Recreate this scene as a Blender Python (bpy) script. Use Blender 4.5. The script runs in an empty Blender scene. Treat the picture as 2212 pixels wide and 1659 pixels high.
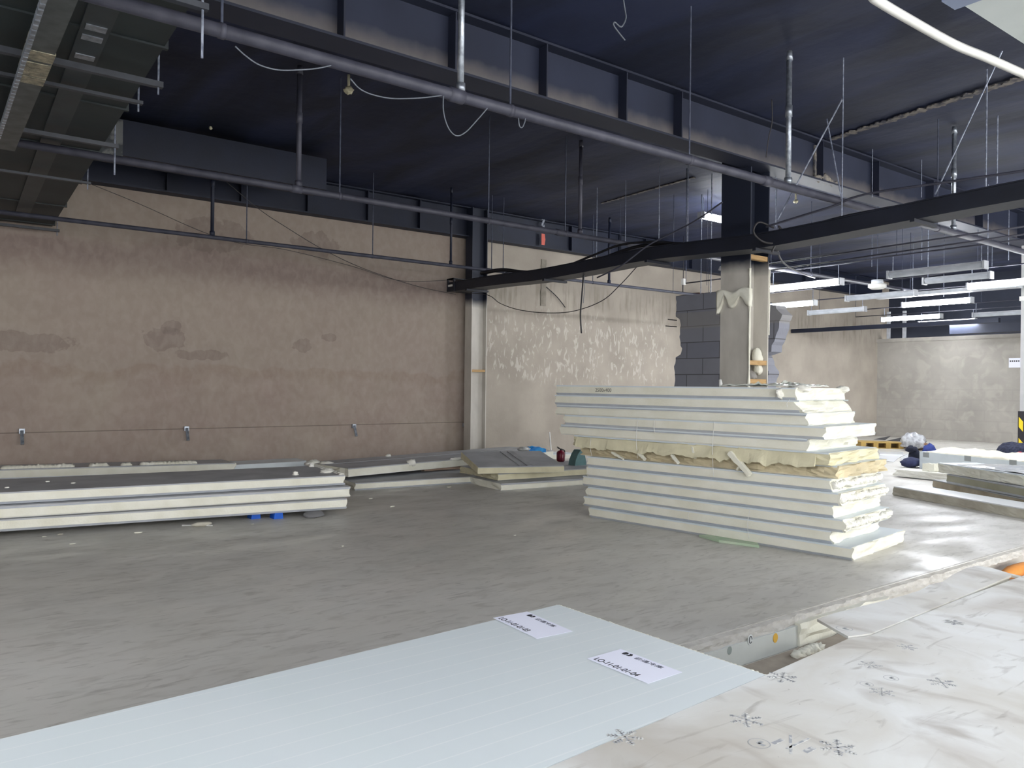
import bpy, math, random
from mathutils import Vector, noise, Matrix
R_ = math.radians
SC = bpy.context.scene
COL = SC.collection

# ------------------------------------------------------------------ camera
F, CX, CY, EYE = 1690.0, 1106.0, 829.5, 1.30
th, rl, pt = R_(52.87), R_(.62), R_(.05)
fw0 = Vector((math.cos(th), math.sin(th), 0)); rt0 = Vector((math.sin(th), -math.cos(th), 0)); up0 = Vector((0, 0, 1))
cf = math.cos(pt)*fw0 + math.sin(pt)*up0
cu0 = math.cos(pt)*up0 - math.sin(pt)*fw0
cr = math.cos(rl)*rt0 + math.sin(rl)*cu0
cu = math.cos(rl)*cu0 - math.sin(rl)*rt0
cam = bpy.data.cameras.new('camera'); co = bpy.data.objects.new('camera', cam); COL.objects.link(co)
cam.sensor_width = 36.0; cam.lens = F/2212.0*36.0; cam.clip_start = .02; cam.clip_end = 100
m = Matrix((cr, cu, -cf)).transposed().to_4x4(); m.translation = Vector((0, 0, EYE))
co.matrix_world = m
SC.camera = co

# ------------------------------------------------------------------ world, exposure
w = bpy.data.worlds.new('world'); SC.world = w; w.use_nodes = True
w.node_tree.nodes['Background'].inputs[0].default_value = (1.0, .99, .97, 1)
w.node_tree.nodes['Background'].inputs[1].default_value = 1.6
SC.view_settings.view_transform = 'Standard'; SC.view_settings.look = 'None'
SC.view_settings.gamma = 1; SC.view_settings.use_curve_mapping = False
SC.view_settings.exposure = 1.87
TUBE_STRENGTH = 28.0
SC.cycles.max_bounces = 5; SC.cycles.diffuse_bounces = 4; SC.cycles.glossy_bounces = 2

def ray(x, y): return cf + cr*((x-CX)/F) - cu*((y-CY)/F)
CAM = Vector((0, 0, EYE))
def at(x, y, X=None, Y=None, Z=None):
    d = ray(x, y); i, v = (0, X) if X is not None else ((1, Y) if Y is not None else (2, Z))
    return CAM + d*((v-CAM[i])/d[i])
def onp(x, y, P, n):
    d = ray(x, y); return CAM + d*((P-CAM).dot(n)/d.dot(n))

# ------------------------------------------------------------------ helpers
def lin(c): return tuple(((v/255)/12.92 if v <= 10 else (((v/255)+.055)/1.055)**2.4) for v in c)+(1,)
MATS = {}
def mat(name, c1, c2=None, scale=4, rough=.6, metal=0, bump=0, bscale=None, stretch=(1, 1, 1), r2=None, detail=6, lo=.35, hi=.65, emit=0, coat=0):
    if name in MATS: return MATS[name]
    M = bpy.data.materials.new(name); M.use_nodes = True; nt = M.node_tree; N = nt.nodes; L = nt.links
    b = N['Principled BSDF']
    b.inputs['Roughness'].default_value = rough; b.inputs['Metallic'].default_value = metal
    b.inputs['Base Color'].default_value = lin(c1)
    tc = N.new('ShaderNodeTexCoord'); mp = N.new('ShaderNodeMapping'); mp.inputs['Scale'].default_value = stretch
    L.new(tc.outputs['Object'], mp.inputs['Vector'])
    if c2:
        n = N.new('ShaderNodeTexNoise'); n.inputs['Scale'].default_value = scale; n.inputs['Detail'].default_value = detail
        L.new(mp.outputs[0], n.inputs['Vector'])
        r = N.new('ShaderNodeValToRGB'); r.color_ramp.elements[0].position = lo; r.color_ramp.elements[1].position = hi
        r.color_ramp.elements[0].color = lin(c1); r.color_ramp.elements[1].color = lin(c2)
        L.new(n.outputs['Fac'], r.inputs[0]); L.new(r.outputs[0], b.inputs['Base Color'])
        if r2 is not None:
            mr = N.new('ShaderNodeMapRange'); mr.inputs[1].default_value = lo; mr.inputs[2].default_value = hi
            mr.inputs[3].default_value = rough; mr.inputs[4].default_value = r2
            L.new(n.outputs['Fac'], mr.inputs[0]); L.new(mr.outputs[0], b.inputs['Roughness'])
    if bump:
        n2 = N.new('ShaderNodeTexNoise'); n2.inputs['Scale'].default_value = bscale or scale*6; n2.inputs['Detail'].default_value = 5
        L.new(mp.outputs[0], n2.inputs['Vector'])
        bp = N.new('ShaderNodeBump'); bp.inputs['Strength'].default_value = bump; bp.inputs['Distance'].default_value = .01
        L.new(n2.outputs['Fac'], bp.inputs['Height']); L.new(bp.outputs[0], b.inputs['Normal'])
    if coat: b.inputs['Coat Weight'].default_value = coat
    if emit:
        b.inputs['Emission Color'].default_value = (.93, .96, 1, 1); b.inputs['Emission Strength'].default_value = emit
    MATS[name] = M
    return M

class G:
    """collects verts and faces in world space"""
    def __init__(s): s.v = []; s.f = []
    def add(s, vs, fs):
        o = len(s.v); s.v += [Vector(p) for p in vs]; s.f += [tuple(i+o for i in f) for f in fs]; return s
    def box(s, a, b, fr=None):
        """a, b opposite corners; fr maps local to world"""
        x0, y0, z0 = a; x1, y1, z1 = b
        P = [(x0, y0, z0), (x1, y0, z0), (x1, y1, z0), (x0, y1, z0), (x0, y0, z1), (x1, y0, z1), (x1, y1, z1), (x0, y1, z1)]
        if fr: P = [fr(*p) for p in P]
        return s.add(P, [(0, 3, 2, 1), (4, 5, 6, 7), (0, 1, 5, 4), (1, 2, 6, 5), (2, 3, 7, 6), (3, 0, 4, 7)])
    def tube(s, pts, r, n=8, cap=True):
        pts = [Vector(p) for p in pts]; k = len(pts)
        rr = r if isinstance(r, (list, tuple)) else [r]*k
        t = (pts[1]-pts[0]).normalized(); a = Vector((0, 0, 1)) if abs(t.z) < .9 else Vector((1, 0, 0))
        u = t.cross(a).normalized(); vs = []; fs = []
        for i, p in enumerate(pts):
            tt = (pts[min(i+1, k-1)]-pts[max(i-1, 0)]).normalized()
            u = (u-tt*u.dot(tt)).normalized(); w_ = tt.cross(u)
            for j in range(n):
                an = 2*math.pi*j/n; vs.append(p+(u*math.cos(an)+w_*math.sin(an))*rr[i])
        for i in range(k-1):
            for j in range(n):
                j2 = (j+1) % n; fs.append((i*n+j, i*n+j2, (i+1)*n+j2, (i+1)*n+j))
        if cap: fs.append(tuple(reversed(range(n)))); fs.append(tuple((k-1)*n+j for j in range(n)))
        return s.add(vs, fs)
    def prism(s, poly, fr, t0, t1):
        """poly 2D (a,b); fr(a,b,t)"""
        n = len(poly); vs = [fr(a, b, t0) for a, b in poly]+[fr(a, b, t1) for a, b in poly]
        fs = [tuple(reversed(range(n))), tuple(range(n, 2*n))]+[(i, (i+1) % n, n+(i+1) % n, n+i) for i in range(n)]
        return s.add(vs, fs)
    def grid(s, nu, nv, nw, fn):
        """closed box surface subdivided nu x nv x nw, fn(u,v,w)->point"""
        idx = {}; vs = []
        def g(i, j, k):
            if (i, j, k) not in idx: idx[(i, j, k)] = len(vs); vs.append(Vector(fn(i/nu, j/nv, k/nw)))
            return idx[(i, j, k)]
        fs = []
        for i in range(nu):
            for j in range(nv):
                fs.append((g(i, j, 0), g(i, j+1, 0), g(i+1, j+1, 0), g(i+1, j, 0)))
                fs.append((g(i, j, nw), g(i+1, j, nw), g(i+1, j+1, nw), g(i, j+1, nw)))
        for i in range(nu):
            for k in range(nw):
                fs.append((g(i, 0, k), g(i+1, 0, k), g(i+1, 0, k+1), g(i, 0, k+1)))
                fs.append((g(i, nv, k), g(i, nv, k+1), g(i+1, nv, k+1), g(i+1, nv, k)))
        for j in range(nv):
            for k in range(nw):
                fs.append((g(0, j, k), g(0, j, k+1), g(0, j+1, k+1), g(0, j+1, k)))
                fs.append((g(nu, j, k), g(nu, j+1, k), g(nu, j+1, k+1), g(nu, j, k+1)))
        return s.add(vs, fs)
    def blob(s, c, r, seed=0, amp=.35, fq=1.6, n=14, flat=None):
        """lumpy ellipsoid, r=(rx,ry,rz)"""
        vs = []; fs = []; m_ = n//2+2; c = Vector(c)
        for i in range(m_+1):
            ph = math.pi*i/m_
            for j in range(n):
                a = 2*math.pi*j/n; d = Vector((math.sin(ph)*math.cos(a), math.sin(ph)*math.sin(a), math.cos(ph)))
                k = 1+amp*noise.fractal(d*fq+Vector((seed*7.3, seed*3.1, seed)), 1, 2, 3)
                p = c+Vector((d.x*r[0]*k, d.y*r[1]*k, d.z*r[2]*k))
                if flat is not None and p.z < flat: p.z = flat
                vs.append(p)
        for i in range(m_):
            for j in range(n):
                j2 = (j+1) % n; fs.append((i*n+j, (i+1)*n+j, (i+1)*n+j2, i*n+j2))
        return s.add(vs, fs)
    def build(s, name, ma, parent=None, smooth=False, origin=None):
        if parent is not None: o0 = parent_origin(parent)
        else: o0 = Vector(origin) if origin is not None else Vector((0, 0, 0))
        me = bpy.data.meshes.new(name); me.from_pydata([p-o0 for p in s.v], [], s.f); me.update()
        if smooth:
            for p in me.polygons: p.use_smooth = True
        me.materials.append(ma)
        o = bpy.data.objects.new(name, me); COL.objects.link(o)
        if parent is not None: o.parent = parent
        else: o.location = o0
        return o
def parent_origin(p):
    v = Vector(p.location)
    while p.parent: p = p.parent; v += Vector(p.location)
    return v
def box(a, b): return G().box(a, b)
def tag(o, label=None, cat=None, group=None, kind=None):
    if label: o['label'] = label
    if cat: o['category'] = cat
    if group: o['group'] = group
    if kind: o['kind'] = kind
    return o
def thing(name, label, cat, loc, group=None):
    o = bpy.data.objects.new(name, None); o.empty_display_size = .1; COL.objects.link(o); o.location = loc
    return tag(o, label, cat, group)
def struct(name, g, ma, parent=None, smooth=False):
    o = g.build(name, ma, parent, smooth)
    if parent is None: o['kind'] = 'structure'
    return o
def lbl(o, t): o['label'] = t; return o
def spl(pts, n=8):
    """Catmull-Rom through the points"""
    P = [Vector(p) for p in pts]; P = [P[0]*2-P[1]]+P+[P[-1]*2-P[-2]]; out = []
    for i in range(1, len(P)-2):
        for k in range(n):
            t = k/n; a, b, c, d = P[i-1], P[i], P[i+1], P[i+2]
            out.append(.5*((2*b)+(c-a)*t+(2*a-5*b+4*c-d)*t*t+(3*b-a-3*c+d)*t*t*t))
    out.append(P[-2]); return out
def nz(p, s=1): return noise.noise(Vector(p)*s)

# ------------------------------------------------------------------ materials
NAVY = mat('navy_sprayed_paint', (30, 36, 50), (40, 46, 62), scale=1.3, rough=.75, bump=.25, bscale=30)
NAVY_D = mat('navy_beam_paint', (24, 32, 54), (19, 26, 44), scale=2.5, rough=.6, bump=.15, bscale=40)
PIPE = mat('dusty_pipe_paint', (72, 73, 86), (56, 57, 70), scale=8, rough=.55, bump=.1, bscale=60)
GALV = mat('galvanised_steel', (175, 182, 192), (135, 142, 152), scale=30, rough=.35, metal=.7)
RODM = mat('threaded_rod_steel', (165, 172, 188), (105, 112, 130), scale=25, rough=.45, metal=.35)
RODD = mat('overpainted_rod', (78, 84, 102), (52, 58, 76), scale=20, rough=.6)
TRAY = mat('dark_cable_tray_paint', (27, 31, 44), (21, 25, 36), scale=5, rough=.5, bump=.1)
DUCT = mat('dark_duct_paint', (42, 51, 54), (33, 40, 43), scale=2, rough=.6, bump=.1)
PRIMER = mat('grey_primer', (150, 147, 142), (132, 130, 126), scale=6, rough=.6, bump=.1)
FOAM = mat('cream_foam', (232, 231, 219), (222, 220, 204), scale=5, rough=.9, bump=.25, bscale=55)
FOAMY = mat('yellowed_foam', (222, 216, 186), (206, 200, 170), scale=4, rough=.9, bump=.3, bscale=40)
FOAMW = mat('cut_foam_end', (240, 239, 231), (230, 228, 217), scale=6, rough=.9, bump=.5, bscale=60)
SKIN = mat('panel_steel_skin', (214, 222, 226), (205, 214, 219), scale=2, rough=.42)
SKING = mat('dusty_panel_skin', (178, 181, 184), (162, 164, 167), scale=3, rough=.5, r2=.6)
EDGE = mat('folded_skin_edge', (200, 205, 212), (188, 193, 200), scale=8, rough=.4)
WOOD = mat('batten_wood', (190, 156, 108), (168, 134, 88), scale=9, rough=.7, stretch=(1, 1, 8))
BLACK = mat('black_rubber', (22, 22, 26), (34, 34, 40), scale=12, rough=.5)
WHITEP = mat('white_pvc', (228, 228, 224), (214, 214, 210), scale=5, rough=.35)
PAPER = mat('white_paper', (232, 234, 248), rough=.7)
INK = mat('black_ink', (30, 30, 38), rough=.7)
WIREB = mat('white_wire', (98, 104, 114), rough=.4)
LAMP = mat('lit_diffuser', (240, 245, 255), rough=.4, emit=TUBE_STRENGTH)
LAMPB = mat('lamp_body_grey', (200, 204, 210), (180, 184, 190), scale=9, rough=.4)
BLOCKM = None

def pos_mat(name, build, rough=.85, bump=.3, bs=18, dist=.01):
    """material whose colour graph is built by build(N, L, pos) -> colour socket"""
    M = bpy.data.materials.new(name); M.use_nodes = True; nt = M.node_tree; N = nt.nodes; L = nt.links
    b = N['Principled BSDF']; b.inputs['Roughness'].default_value = rough
    tc = N.new('ShaderNodeTexCoord'); pos = tc.outputs['Object']
    L.new(build(N, L, pos, b), b.inputs['Base Color'])
    n2 = N.new('ShaderNodeTexNoise'); n2.inputs['Scale'].default_value = bs; n2.inputs['Detail'].default_value = 6
    L.new(pos, n2.inputs['Vector'])
    bp = N.new('ShaderNodeBump'); bp.inputs['Strength'].default_value = bump; bp.inputs['Distance'].default_value = dist
    L.new(n2.outputs['Fac'], bp.inputs['Height']); L.new(bp.outputs[0], b.inputs['Normal'])
    return M
def nnoise(N, L, pos, scale, stretch=(1, 1, 1), detail=5, off=(0, 0, 0), dist=0):
    mp = N.new('ShaderNodeMapping'); mp.inputs['Scale'].default_value = stretch; mp.inputs['Location'].default_value = off
    L.new(pos, mp.inputs[0]); n = N.new('ShaderNodeTexNoise'); n.inputs['Scale'].default_value = scale
    n.inputs['Detail'].default_value = detail; n.inputs['Distortion'].default_value = dist; L.new(mp.outputs[0], n.inputs['Vector']); return n.outputs['Fac']
def nrange(N, L, s, a, b, c=0, d=1, clamp=True):
    r = N.new('ShaderNodeMapRange'); r.clamp = clamp
    for i, v in ((1, a), (2, b), (3, c), (4, d)): r.inputs[i].default_value = v
    L.new(s, r.inputs[0]); return r.outputs[0]
def nmath(N, L, op, a, b=None):
    r = N.new('ShaderNodeMath'); r.operation = op
    for i, v in ((0, a), (1, b)):
        if v is None: continue
        if isinstance(v, (int, float)): r.inputs[i].default_value = v
        else: L.new(v, r.inputs[i])
    return r.outputs[0]
def nmix(N, L, fac, a, b):
    r = N.new('ShaderNodeMix'); r.data_type = 'RGBA'
    if isinstance(fac, (int, float)): r.inputs[0].default_value = fac
    else: L.new(fac, r.inputs[0])
    for i, v in ((6, a), (7, b)):
        if isinstance(v, tuple): r.inputs[i].default_value = v if len(v) == 4 else lin(v)
        else: L.new(v, r.inputs[i])
    return r.outputs[2]
def sep(N, L, pos):
    s = N.new('ShaderNodeSeparateXYZ'); L.new(pos, s.inputs[0]); return s.outputs

def plaster(N, L, pos, b):
    s = sep(N, L, pos)
    wob = nmath(N, L, 'MULTIPLY', nmath(N, L, 'SUBTRACT', nnoise(N, L, pos, 2.2, detail=8), .5), .55)
    z = nmath(N, L, 'ADD', s[2], wob)
    base = nmix(N, L, nrange(N, L, nnoise(N, L, pos, .9, detail=4), .35, .65), (150, 134, 126), (156, 144, 133))
    mott = nrange(N, L, nnoise(N, L, pos, 3.5, detail=9, dist=.6), .42, .6)
    base = nmix(N, L, nmath(N, L, 'MULTIPLY', mott, .4), base, (136, 121, 112))
    # lighter thin skim coat above the lift joint, torn lower edge
    up = nrange(N, L, z, 1.46, 1.52)
    base = nmix(N, L, nmath(N, L, 'MULTIPLY', up, .5), base, (150, 139, 129))
    band = nmath(N, L, 'MULTIPLY', nrange(N, L, z, 1.28, 1.38), nrange(N, L, z, 1.5, 1.46))
    base = nmix(N, L, nmath(N, L, 'MULTIPLY', band, .3), base, (128, 110, 96))
    # band high on the wall: reddish plaster tone plus beam shadow painted in
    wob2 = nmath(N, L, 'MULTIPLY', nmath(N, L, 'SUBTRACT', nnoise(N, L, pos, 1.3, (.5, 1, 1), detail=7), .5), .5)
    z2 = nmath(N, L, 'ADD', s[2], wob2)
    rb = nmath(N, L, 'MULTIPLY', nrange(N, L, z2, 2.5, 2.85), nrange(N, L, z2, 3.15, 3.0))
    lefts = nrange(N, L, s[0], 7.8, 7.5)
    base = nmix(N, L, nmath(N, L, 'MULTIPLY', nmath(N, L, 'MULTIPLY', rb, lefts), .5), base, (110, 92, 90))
    for (bx, bz, rx, rz) in ((2.58, 1.86, .26, .16), (2.66, 2.02, .13, .10), (3.05, 1.66, .45, .07), (4.52, 1.85, .16, .10), (4.93, 1.98, .11, .06), (1.0, 1.75, .5, .12), (3.2, 3.3, .5, .25), (4.7, 3.35, .35, .2)):
        ex = nmath(N, L, 'MULTIPLY', nmath(N, L, 'SUBTRACT', s[0], bx), 1/rx); ez = nmath(N, L, 'MULTIPLY', nmath(N, L, 'SUBTRACT', s[2], bz), 1/rz)
        d_ = nmath(N, L, 'ADD', nmath(N, L, 'ADD', nmath(N, L, 'MULTIPLY', ex, ex), nmath(N, L, 'MULTIPLY', ez, ez)), nmath(N, L, 'MULTIPLY', nmath(N, L, 'SUBTRACT', nnoise(N, L, pos, 7, detail=6), .5), 3.2))
        base = nmix(N, L, nmath(N, L, 'MULTIPLY', nrange(N, L, d_, 1.05, .9), .5), base, (116, 102, 96))
    fine = nrange(N, L, nnoise(N, L, pos, 11, (1, 1, .7), detail=10, dist=.5), .4, .65)
    base = nmix(N, L, nmath(N, L, 'MULTIPLY', fine, .22), base, (176, 166, 156))
    # second bay: paler yellow-grey with white flakes
    rt = nrange(N, L, s[0], 7.7, 7.8)
    base2 = nmix(N, L, nrange(N, L, nnoise(N, L, pos, 1.6, detail=8), .35, .65), (168, 160, 149), (152, 144, 134))
    fl = nrange(N, L, nnoise(N, L, pos, 8, (1.5, 1, .65), detail=8, dist=1.0), .55, .62)
    flz = nmath(N, L, 'MULTIPLY', nrange(N, L, z, 1.3, 1.45), nrange(N, L, z, 2.75, 2.5))
    flx = nrange(N, L, s[0], 12.6, 12.2)
    base2 = nmix(N, L, nmath(N, L, 'MULTIPLY', nmath(N, L, 'MULTIPLY', nmath(N, L, 'MULTIPLY', fl, flz), flx), .6), base2, (196, 191, 183))
    gr = nrange(N, L, nnoise(N, L, pos, 5, (3, 1, .4), detail=6), .5, .68)
    grz = nmath(N, L, 'MULTIPLY', nrange(N, L, z, 2.4, 2.8), nrange(N, L, z, 3.3, 3.0))
    base2 = nmix(N, L, nmath(N, L, 'MULTIPLY', nmath(N, L, 'MULTIPLY', gr, grz), .5), base2, (110, 104, 92))
    c = nmix(N, L, rt, base, base2)
    # scribed level line
    ln = nmath(N, L, 'LESS_THAN', nmath(N, L, 'ABSOLUTE', nmath(N, L, 'SUBTRACT', s[2], .655)), .006)
    c = nmix(N, L, nmath(N, L, 'MULTIPLY', nmath(N, L, 'MULTIPLY', ln, lefts), .6), c, (80, 70, 66))
    return c
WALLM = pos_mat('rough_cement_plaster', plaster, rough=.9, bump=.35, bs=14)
def plaster2(N, L, pos, b):
    c = nmix(N, L, nrange(N, L, nnoise(N, L, pos, 1.0, detail=7), .3, .7), (150, 146, 140), (172, 168, 160))
    m1 = nrange(N, L, nnoise(N, L, pos, 3, detail=9, dist=1), .5, .65)
    c = nmix(N, L, nmath(N, L, 'MULTIPLY', m1, .4), c, (184, 180, 170))
    br = N.new('ShaderNodeTexBrick'); br.inputs['Scale'].default_value = 1; br.inputs['Brick Width'].default_value = .62; br.inputs['Row Height'].default_value = .26
    br.inputs['Mortar Size'].default_value = .03; br.inputs['Mortar Smooth'].default_value = 1
    br.inputs['Color1'].default_value = (1, 1, 1, 1); br.inputs['Color2'].default_value = (.8, .8, .8, 1); br.inputs['Mortar'].default_value = (.2, .2, .2, 1)
    s = sep(N, L, pos); cb = N.new('ShaderNodeCombineXYZ'); L.new(s[1], cb.inputs[0]); L.new(s[2], cb.inputs[1]); L.new(cb.outputs[0], br.inputs['Vector'])
    bw = N.new('ShaderNodeRGBToBW'); L.new(br.outputs['Color'], bw.inputs[0])
    lowz = nrange(N, L, s[2], 1.9, 1.3)
    return nmix(N, L, nmath(N, L, 'MULTIPLY', nmath(N, L, 'MULTIPLY', nrange(N, L, bw.outputs[0], 1, .2), lowz), .16), c, (132, 128, 127))
WALLR = pos_mat('patched_grey_render', plaster2, rough=.85, bump=.25, bs=10)
def floorc(N, L, pos, b):
    big = nrange(N, L, nnoise(N, L, pos, .7, detail=5), .35, .65)
    c = nmix(N, L, big, (198, 195, 187), (208, 205, 198))
    st = nrange(N, L, nnoise(N, L, pos, 4.2, (1, 2.4, 1), detail=12, dist=1.1), .5, .72)
    c = nmix(N, L, nmath(N, L, 'MULTIPLY', st, .45), c, (160, 155, 146))
    st2 = nrange(N, L, nnoise(N, L, pos, 9, (.5, 2.2, 1), detail=10, off=(3, 7, 0), dist=1.6), .56, .72)
    c = nmix(N, L, nmath(N, L, 'MULTIPLY', st2, .5), c, (138, 133, 125))
    du = nrange(N, L, nnoise(N, L, pos, 1.6, (1.5, .8, 1), detail=7, off=(9, 2, 0)), .5, .7)
    c = nmix(N, L, nmath(N, L, 'MULTIPLY', du, .3), c, (204, 200, 190))
    sp = nrange(N, L, nnoise(N, L, pos, 42, detail=2), .74, .78)
    c = nmix(N, L, nmath(N, L, 'MULTIPLY', sp, .5), c, (190, 188, 180))
    rr = nrange(N, L, nnoise(N, L, pos, 1.9, (1, 1.8, 1), detail=9, off=(1, 5, 0)), .40, .66, .30, .62)
    L.new(rr, b.inputs['Roughness'])
    return c
FLOORM = pos_mat('trowelled_concrete', floorc, rough=.5, bump=.12, bs=9, dist=.01)
def lipc(N, L, pos, b):
    return nmix(N, L, nrange(N, L, nnoise(N, L, pos, 14, (1, 1, 2.5), detail=9), .4, .62), (198, 195, 188), (182, 178, 170))
LIPM = pos_mat('broken_concrete_edge', lipc, rough=.95, bump=.6, bs=24, dist=.02)
def ceilc(N, L, pos, b):
    c = nmix(N, L, nrange(N, L, nnoise(N, L, pos, .8, (1.6, .5, 1), detail=8, dist=1.2), .36, .66), (15, 23, 45), (34, 43, 74))
    dust = nrange(N, L, nnoise(N, L, pos, 2.2, (2.2, .25, 1), detail=8, off=(4, 1, 0)), .6, .78)
    s = sep(N, L, pos)
    return nmix(N, L, nmath(N, L, 'MULTIPLY', nmath(N, L, 'MULTIPLY', dust, nrange(N, L, s[0], 4, 9)), .22), c, (80, 76, 78))
CEILM = pos_mat('navy_sprayed_deck', ceilc, rough=.75, bump=.4, bs=4, dist=.03)
def colc(N, L, pos, b):
    s = sep(N, L, pos); z = nmath(N, L, 'ADD', s[2], nmath(N, L, 'MULTIPLY', nmath(N, L, 'SUBTRACT', nnoise(N, L, pos, 4, detail=3), .5), .12))
    g = nmix(N, L, nrange(N, L, nnoise(N, L, pos, 5, (1, 1, .4), detail=6), .35, .65), (200, 196, 188), (182, 178, 170))
    return nmix(N, L, nrange(N, L, z, 2.58, 2.74), g, (34, 41, 58))
COLM = pos_mat('column_half_painted', colc, rough=.6, bump=.12, bs=25)
def blockc(N, L, pos, b):
    s = sep(N, L, pos); cb = N.new('ShaderNodeCombineXYZ'); L.new(s[1], cb.inputs[0])
    L.new(nmath(N, L, 'ADD', s[2], -.041), cb.inputs[1])
    br = N.new('ShaderNodeTexBrick'); br.inputs['Scale'].default_value = 1; br.inputs['Brick Width'].default_value = .6; br.inputs['Row Height'].default_value = .24
    br.inputs['Mortar Size'].default_value = .008; br.inputs['Mortar Smooth'].default_value = .3
    br.inputs['Color1'].default_value = lin((136, 139, 152)); br.inputs['Color2'].default_value = lin((146, 148, 158)); br.inputs['Mortar'].default_value = lin((100, 100, 106))
    L.new(cb.outputs[0], br.inputs['Vector'])
    lite = nmath(N, L, 'MULTIPLY', nrange(N, L, s[2], 2.16, 2.18), nrange(N, L, s[2], 2.42, 2.40))
    c = nmix(N, L, nmath(N, L, 'MULTIPLY', lite, .5), br.outputs['Color'], (160, 157, 152))
    return nmix(N, L, nmath(N, L, 'MULTIPLY', nrange(N, L, nnoise(N, L, pos, 3, detail=8), .5, .7), .25), c, (112, 114, 124))
BLOCKM = pos_mat('blue_grey_block', blockc, rough=.9, bump=.4, bs=30)
def filmc(N, L, pos, b):
    c = nmix(N, L, nrange(N, L, nnoise(N, L, pos, 2.4, detail=8, dist=.8), .4, .66), (222, 223, 220), (204, 201, 192))
    d1 = nrange(N, L, nnoise(N, L, pos, 3.2, (1.2, .7, 1), detail=10, off=(2, 5, 0), dist=1.3), .55, .7)
    c = nmix(N, L, nmath(N, L, 'MULTIPLY', d1, .7), c, (160, 152, 141))
    d2 = nrange(N, L, nnoise(N, L, pos, 9, (.35, 1.7, 1), detail=9, off=(7, 1, 0), dist=1.6), .6, .72)
    c = nmix(N, L, nmath(N, L, 'MULTIPLY', d2, .5), c, (138, 132, 122))
    d3 = nrange(N, L, nnoise(N, L, pos, 1.5, detail=7, off=(5, 8, 0), dist=.6), .54, .66)
    c = nmix(N, L, nmath(N, L, 'MULTIPLY', d3, .55), c, (176, 168, 156))
    sp = nrange(N, L, nnoise(N, L, pos, 60, detail=2), .75, .79)
    c = nmix(N, L, nmath(N, L, 'MULTIPLY', sp, .6), c, (120, 112, 100))
    return c
FILMM = pos_mat('dusty_white_film', filmc, rough=.5, bump=.18, bs=12)
def skinc(N, L, pos, b):
    s = sep(N, L, pos)
    ln = nmath(N, L, 'FRACT', nmath(N, L, 'MULTIPLY', s[1], 1/.074)); ln = nmath(N, L, 'ABSOLUTE', nmath(N, L, 'SUBTRACT', ln, .5))
    return nmix(N, L, nmath(N, L, 'MULTIPLY', nmath(N, L, 'LESS_THAN', ln, .03), .5), nmix(N, L, nrange(N, L, nnoise(N, L, pos, 1.5), .3, .7), (212, 220, 222), (218, 225, 226)), (232, 235, 235))
SKINR = pos_mat('ribbed_panel_skin', skinc, rough=.42, bump=.02, bs=4)

# ------------------------------------------------------------------ room
ZC = 4.27
EY = 2.62                      # platform edge
g = G()
def slab(u, v, w_):
    x = -8+30*u; y = EY+(11.1-EY)*v; z = -.3+.3*w_
    return (x, y, z)
g.grid(60, 4, 2, slab)
struct('floor', g, FLOORM)
gf = G().box((-8, -9, -.34), (22, EY, -.17)); lf = struct('floor_lower', gf, FLOORM)
# crumbled slab edge
def lip(u, v, w_):
    x = .6+9.0*u; n1 = .5*nz((x*9, w_*2, 1))+.3*nz((x*31, w_*5, 4))
    y = EY-.012-.02*(1-v)*(1+n1*1.6) + .03*v - .05*(1-w_)*(1-v)*.5
    z = -.052+.054*w_ - (1-v)*(.012*w_*(1+n1))
    return (x, y, z)
tag(G().grid(420, 2, 4, lip).build('slab_edging', LIPM), 'rough broken concrete edge strip along the raised floor slab', 'slab edge')
# ceiling deck with shallow flutes running along Y
g = G(); vs = []; fs = []; NX = 150
for i in range(NX+1):
    x = -8+30*i/NX; dz = .012*math.sin(x*2*math.pi/1.15)+.02*nz((x*.9, 3, 1))
    vs += [(x, -9, ZC+.015+dz), (x, 11.3, ZC+.015+dz)]
for i in range(NX): fs.append((2*i, 2*i+1, 2*i+3, 2*i+2))
g.add(vs, fs); g.box((-8, -9, ZC+.06), (22, 11.3, ZC+.2))
struct('ceiling', g, CEILM)
JM = mat('dusty_deck_joint', (118, 112, 106), (62, 62, 70), scale=14, rough=.95, bump=.5, lo=.4, hi=.6)
def joint(n, p0, p1, wd):
    a = at(*p0, Z=4.262); b_ = at(*p1, Z=4.262); g = G()
    g.grid(120, 2, 1, lambda u, v, w_: a+(b_-a)*u+Vector((wd*(v-.5)*(1+1.2*nz((u*40, v*3, n))), 0, .012*w_)))
    struct('trim_%d' % n, g, JM)
joint(1, (1795, 302), (2225, 165), .10); joint(2, (1300, 440), (1500, 384), .05)
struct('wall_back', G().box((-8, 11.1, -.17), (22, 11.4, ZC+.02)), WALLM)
g = G().box((21.0, -9, -.17), (21.25, 11.1, 2.6)); g.box((20.96, -9, 2.56), (21.29, 11.1, 2.66))
struct('wall_right', g, WALLR)
struct('wall_right_upper', G().box((21.6, -9, 2.5), (21.8, 11.1, ZC)), NAVY)
struct('wall_left', G().box((-8.2, -9, -.2), (-8, 11.3, ZC)), WALLM)

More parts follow.
